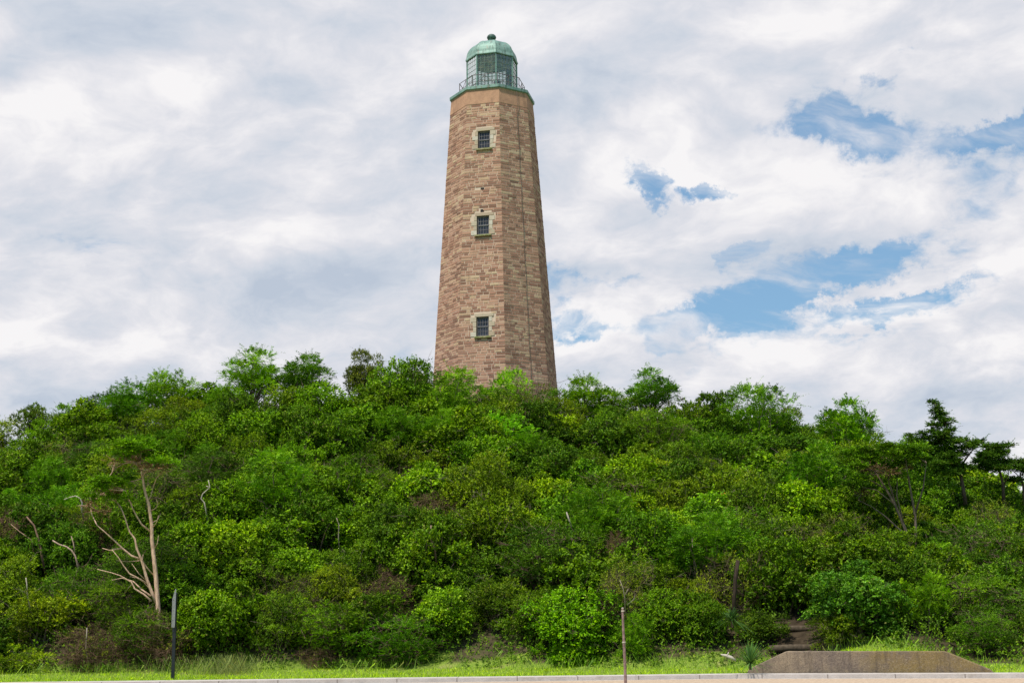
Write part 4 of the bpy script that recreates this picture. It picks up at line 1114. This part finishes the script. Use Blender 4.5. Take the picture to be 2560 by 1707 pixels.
# ------------------------------------------------------------------ low concrete wall beside the pavement
def build_wall():
    prof = [(1869, 1691), (1869, 1677), (1874, 1670), (1962, 1628.5), (1967, 1627), (2360, 1627), (2366, 1628.5), (2474, 1672), (2483, 1679), (2484, 1691)]
    q = []
    for a, c in prof:                       # sight line meets the vertical plane of the wall face
        d = ray(a, c); k = WN.dot(WA) / WN.dot(d); p = d * k
        q.append(((p - WA).dot(WU) - WLEN / 2, EYE + p.z))
    q[0] = (q[0][0], -.06); q[-1] = (q[-1][0], -.06)
    n = len(q); mb = MB()
    fr = [(x, 0, z) for x, z in q]; fb = [(x, .42, z) for x, z in q]
    inset = [(x * .995, -.018, z - (.02 if z > .2 else 0)) for x, z in q]
    mb.add(fr + fb + inset, [tuple(2 * n + i for i in range(n)), tuple(n + i for i in range(n))[::-1]] +
           [(i, i + 1, n + i + 1, n + i) for i in range(n - 1)] + [(2 * n + i, 2 * n + i + 1, i + 1, i) for i in range(n - 1)])
    o = mb.build('concrete_wall', M['wall']); o.location = (WA + WB) / 2; o.rotation_euler = (0, 0, math.atan2(WU.y, WU.x))
    tag(o, 'long low weathered concrete wall with sloping ends, beside the pavement', 'wall')
build_wall()

# ------------------------------------------------------------------ posts
def sign_post():
    b = gp(432, 1697); o = empty('sign_post', b); tag(o, 'slim black post with a grey sign seen nearly edge-on, standing in the grass', 'sign post')
    top = at(440, 1480, b.y).z - b.z; mid = at(436, 1568, b.y).z - b.z
    view = math.atan2(b.x, b.y)
    mb = MB(); h = .048
    for sx in (-1, 1): mb.box((sx * h, 0, top / 2), (.006, h, top / 2))            # U-section: two flanges and a web
    mb.box((0, h - .006, top / 2), (h - .006, .006, top / 2)); mb.box((0, -.01, mid / 2 - .05), (h - .0062, .035, mid / 2 - .05))
    mb.box((0, 0, mid - .06), (.062, .056, .09))
    p = mb.build('post', M['black_paint'], o)
    # the sign: a narrow rounded panel turned almost along the line of sight
    st = at(439, 1472, b.y).z - b.z; w = .20; cz = (mid + st) / 2; hz = (st - mid) / 2
    out = []
    for (cx_, cz_, a0) in ((w - .06, hz - .35, 0), (-w + .06, hz - .06, 90), (-w + .06, -hz + .06, 180), (w - .06, -hz + .06, 270)):
        for k in range(5):
            a = math.radians(a0 + k * 22.5); out.append((cx_ + .06 * math.cos(a), cz_ + .06 * math.sin(a)))
    n = len(out)
    def panel(nm, th, off, sc, m):
        mb = MB(); mb.add([(x * sc, off - th, z * sc) for x, z in out] + [(x * sc, off + th, z * sc) for x, z in out],
                          [tuple(range(n)), tuple(n + i for i in range(n))[::-1]] + [((i + 1) % n, i, n + i, n + (i + 1) % n) for i in range(n)])
        q = mb.build(nm, m, o); q.location = (-.035, -.075, cz); q.rotation_euler = (0, 0, -view + math.radians(90 + 15)); return q
    q = panel('sign', .008, 0, 1.0, M['sign_back'])
    mb = MB()
    for z in (-hz * .6, -.1 * hz, hz * .45): mb.tube([(0, -.03, z), (0, .03, z)], [.014, .014], 8)
    bo = mb.build('bolts', M['bolt'], q)
    mb = MB(); mb.box((0, -.022, -.02), (w * .12, .010, hz * .8)); mb.build('backing_rail', M['black_paint'], q)
sign_post()

def old_pole():
    Y = 35.5; P0 = at(1564.5, 1722, Y); P0.z = 0; o = empty('old_pole', P0)
    tag(o, 'slim weathered brown pole with pale collars, standing alone in front of the pavement', 'pole')
    tp = at(1556.5, 1520, Y) - P0; bd = at(1559.8, 1604.5, Y) - P0; b1 = at(1557, 1526.5, Y) - P0
    mb = MB(); mb.tube([(0, 0, -.3), tuple(bd * .5 + Vector((.004, 0, 0))), tuple(bd)], [.040, .037, .035], 14); mb.build('lower_pole', M['old_wood'], o, smooth=False)
    mb = MB(); mb.tube([tuple(bd), tuple((bd + tp) / 2 + Vector((-.003, 0, 0))), tuple(tp)], [.033, .031, .029], 14); mb.build('upper_pole', M['old_wood'], o)
    for c, r_ in ((bd, .045), (b1, .042)):
        mb = MB(); u = (tp - bd).normalized(); mb.tube([tuple(c - u * .018), tuple(c + u * .018)], [r_, r_], 14); mb.build('collar', M['pale_band'], o)
    mb = MB(); mb.tube([tuple(tp), tuple(tp + Vector((0, 0, .012))), tuple(tp + Vector((0, 0, .022)))], [.031, .029, .018], 14); mb.build('cap', M['pale_band'], o)
old_pole()

# ------------------------------------------------------------------ trail out of the hollow
def trail():
    mb = MB(); W = .95
    rows = [(43.0, 2020), (46, 2010), (48.5, 2000), (50.5, 1992), (52.5, 1985), (54.0, 1978)]
    vs = []
    for y, px in rows:
        x = at(px, 1590, y).x
        for dx in (-W, -W * .4, W * .4, W): vs.append((x + dx, y, tz(x + dx, y) + (.05 if abs(dx) < W else .012)))
    fs = [(r * 4 + i, r * 4 + i + 1, (r + 1) * 4 + i + 1, (r + 1) * 4 + i) for r in range(len(rows) - 1) for i in range(3)]
    mb.add(vs, fs); tag(mb.build('path', M['path_soil']), kind='structure')
    for i, (y, w, lab) in enumerate(((48.9, .75, 'lowest timber step of the sandy trail behind the concrete wall'), (50.6, 1.0, 'middle timber step of the sandy trail in the dark hollow'), (52.3, .9, 'highest timber step of the sandy trail in the dark hollow'))):
        x = at(1995 - 4 * i, 1590, y).x; z = tz(x, y); m2 = MB()
        m2.tube([(-w, 0, .12), (-w * .3, .02, .14), (w * .4, -.01, .13), (w, .03, .15)], [.12, .13, .13, .11], 10)
        o = m2.build('trail_step', M['timber'], smooth=True); o.location = (x, y, z); tag(o, lab, 'step', 'timber steps of the trail')
trail()
mb = MB(); p0 = at(1820, 1643, 44.6); mb.tube([(-.22, 0, .10), (-.05, .02, .06), (.10, 0, 0), (.24, 0, -.10)], [.02, .05, .06, .03], 8); mb.tube([(-.02, 0, .06), (.03, 0, .17)], [.03, .012], 6)
o = mb.build('driftwood', M['pale_band'], smooth=True); o.location = p0; tag(o, 'small bleached driftwood piece left of the spiky yucca', 'driftwood')
for px, py, lab in ((1807, 1239, 'upper of two small orange flower clusters on the slope'), (1797, 1252, 'lower of two small orange flower clusters on the slope')):
    Y = hit(px, py, 2.2)[1] - 1.0; r = random.Random(px); mb = MB()
    for _ in range(9):
        c = Vector((r.gauss(0, .07), r.gauss(0, .05), r.gauss(0, .05))); d = Vector((r.gauss(0, 1), -abs(r.gauss(0, 1)), r.gauss(.2, .8))).normalized()
        mb.tube([c, c + d * .05, c + d * .08], [.008, .014, .034], 7)
    o = mb.build('flower_cluster', M['flower']); o.location = at(px, py, Y); tag(o, lab, 'flowers')

# ------------------------------------------------------------------ ground cover
def scatter_xy(r, n, ymin, ymax, xr=.42, cond=None):
    y = r.uniform(ymin, ymax, n); x = r.uniform(-xr, xr, n) * y; return x, y
def undergrowth():
    r = np.random.default_rng(77); n = 52000
    x, y = scatter_xy(r, n, 45, 84); f = foot(x / y)
    edge = .6 * np.sin(x * 1.3) + .4 * np.sin(x * 3.1 + 2)
    keep = (y > f - .2 + edge * .6) & (np.hypot(x - TX, y - TD) > 4.6)
    pxl = 1280 + F * x / y
    keep &= ~((pxl > 1915) & (pxl < 2110) & (y < 54.5)); x, y = x[keep], y[keep]
    d = (y - foot(x / y))
    h = r.uniform(.03, 1, len(x)) * np.clip(.35 + d * .5, .2, 1.0) * (.75 + .45 * np.sin(x * 2.1 + y) * np.sin(y * 1.7 - x * .6))
    P = np.stack([x, y, terrain(x, y) + h], 1)
    V, A = lobes_one(r, P, 8, .095, .55, .24)
    o = mobj('undergrowth', quads_mesh('undergrowth', V, A, M['leaf'])); o.color = (.065, .125, .012, 1)
    tag(o, 'tangled low green undergrowth covering the dune between the shrubs', 'undergrowth', kind='stuff')
def lobes_one(r, sp, leaves, lsize, lw, frond):
    ns = len(sp); sdr = unit(r.normal(size=(ns, 3)) + np.array([0, -.3, .8])); fl = frond * r.uniform(.6, 1.4, ns)
    T = np.repeat((np.arange(leaves) / (leaves - 1))[None], ns, 0)
    base = sp[:, None] + sdr[:, None] * (T * fl[:, None])[..., None]
    ld = sdr[:, None] * .5 + r.normal(size=(ns, leaves, 3)) * .75; nn = np.array([0, 0, .8]) + r.normal(size=(ns, leaves, 3)) * .5
    P = base.reshape(-1, 3); ln = lsize * r.uniform(.6, 1.3, len(P))
    A = np.clip(.45 + np.repeat(r.uniform(-.25, .25, ns), leaves) + r.uniform(-.2, .2, len(P)), 0, 1)
    return leaf_quads(P, ld.reshape(-1, 3), nn.reshape(-1, 3), ln, ln * lw), A
undergrowth()

def blades(name, x, y, ln, w, col, label, seed, lean=.35, z=None):
    r = np.random.default_rng(seed); n = len(x)
    b = np.stack([x, y, (terrain(x, y) if z is None else z) - .01], 1); a = r.uniform(0, 6.283, n)
    side = np.stack([np.cos(a), np.sin(a), np.zeros(n)], 1); tilt = r.normal(size=(n, 3)) * lean; tilt[:, 2] = 1; d = unit(tilt)
    ln = ln[:, None]; w = w[:, None] if hasattr(w, '__len__') else w
    V = np.stack([b - side * w, b + side * w, b + d * ln + side * w * .3 + np.array([0, 0, -1]) * (ln * .12) * np.abs(tilt[:, :1]), b + d * ln - side * w * .3], 1)
    o = mobj(name, quads_mesh(name, V, np.clip(r.normal(.45, .22, n), 0, 1), M['leaf'])); o.color = (*col, 1)
    tag(o, label, 'grass', kind='stuff')
def kerb_y(x):
    ks = sorted((p.x, p.y) for p in KL); return np.interp(x, [k[0] for k in ks], [k[1] for k in ks])
def onwall(x, y):
    u, v = wall_uv(x, y); return (u > -.05) & (u < WLEN + .05) & (v < .46)
r = np.random.default_rng(5); n = 95000
x = r.uniform(-24, 22, n); y = r.uniform(37, 56, n); f = foot(x / y)
k = (y > kerb_y(x) + .05 + r.uniform(0, .12, n)) & (y < f + 1) & ~onwall(x, y); x, y = x[k], y[k]
pt = np.sin(x * 1.9 + y) * np.sin(y * 2.3 - x * .7)
blades('grass', x, y, r.uniform(.05, .12, len(x)) * (1 + .5 * pt), .009, (.19, .30, .018), 'short bright yellow-green grass on the verge between road and hill', 6, .5)
n = 34000; x = r.uniform(-24, 22, n); y = r.uniform(40, 58, n); f = foot(x / y); d = y - f + np.sin(x * .9) * .5 + np.sin(x * 2.7) * .3
dens = np.exp(-((d + .5) / .9) ** 2) * (.45 + .55 * np.clip(np.sin(x * 1.1 + 1) + np.sin(x * .37) + .3, 0, 1))
wu, wv = wall_uv(x, y); wl = (wu > .8) & (wu < WLEN - .5) & (wv > .45) & (wv < 4) & (np.sin(x * 1.7 + y * .8) > -.2)
k = (r.random(n) < np.maximum(dens, wl * .35)) & ~onwall(x, y); x, y = x[k], y[k]
blades('tall_grass', x, y, r.uniform(.18, .60, len(x)), .008, (.12, .20, .03), 'ragged tall grass and weeds along the foot of the hill', 7, .38)
x = r.normal(at(565, 1640, 51.5).x, .5, 900); x = np.concatenate([x, r.normal(x.mean() - 1.0, 1.3, 400)]); y = r.normal(52.2, .7, 1300)
blades('dry_grass', x, y, r.uniform(.2, .85, 1300), .003, (.12, .145, .045), 'tall straw-coloured grass clump at the hill foot right of the black post', 8, .28)

# ------------------------------------------------------------------ labels for the shrubs that make up the cover
LOOK = dict(dead='bare brown shrub', olive='olive-green small-leaved shrub', deep='dark green glossy-leaved shrub', vine='yellow-green vine-covered shrub',
            locust='bright feathery-leaved locust', juniper='flat-layered juniper', twiggy='brown half-bare twiggy shrub')
GRP = dict(dead='half-bare twiggy shrubs on the dune', olive='olive-green shrubs covering the dune', deep='dark green shrubs covering the dune', vine='vine-covered shrubs on the dune',
           locust='feathery locusts on the dune', juniper='junipers on the dune', twiggy='half-bare twiggy shrubs on the dune')
COLS = [(110, 'at the far left edge'), (230, 'left of the bare pink trunk'), (330, 'just left of the bare pink trunk'), (430, 'near the bare pink trunk'), (540, 'just right of the black post'),
        (670, 'further right of the black post'), (800, 'between black post and tower'), (900, 'left of the dark ridge tree'), (1000, 'in line with the dark ridge tree'),
        (1090, 'just left of the tower'), (1170, "below the tower's left edge"), (1260, "below the tower's windows"), (1340, "below the tower's right half"), (1420, 'just right of the tower'),
        (1510, 'left of the wooden pole line'), (1600, 'in line with the wooden pole'), (1700, 'just right of the wooden pole line'), (1800, 'between wooden pole and wall'),
        (1900, "in line with the wall's left end"), (2010, 'above the dark trail hollow'), (2120, "above the wall's centre"), (2230, 'left of the fanning grey trunks'),
        (2330, 'in line with the pointed cedar'), (2440, "in line with the wall's right end"), (9999, 'at the far right edge')]
def row_of(q):
    f0 = float(foot(q['x'] / q['y'])); d = (q['y'] - f0) / (YC - f0)
    return ('at the hill foot' if d < .10 else 'low on the slope' if d < .28 else 'below mid slope' if d < .46 else 'above mid slope' if d < .64 else 'high on the slope' if d < .84 else 'on the ridge')
bag = collections.defaultdict(list) if 'collections' in globals() else {}
for q in PLACED:
    if q['lab']: q['o']['group'] = GRP[q['sp']]; continue
    col = next(c for x_, c in COLS if q['px'] < x_)
    bag.setdefault((q['sp'], row_of(q), col), []).append(q)
for (sp, row, col), qs in bag.items():
    qs.sort(key=lambda q: q['px'])
    for i, q in enumerate(qs):
        lab = f'{LOOK[sp]} {row}, {col}'
        if len(qs) == 2: lab = ('left ' if i == 0 else 'right ') + lab
        elif len(qs) > 2: lab = ('leftmost ', 'second ', 'third ', 'fourth ', 'fifth ', 'sixth ', 'seventh ')[i] + lab
        tag(q['o'], lab, {'locust': 'tree', 'juniper': 'juniper'}.get(sp, 'shrub'), GRP[sp])
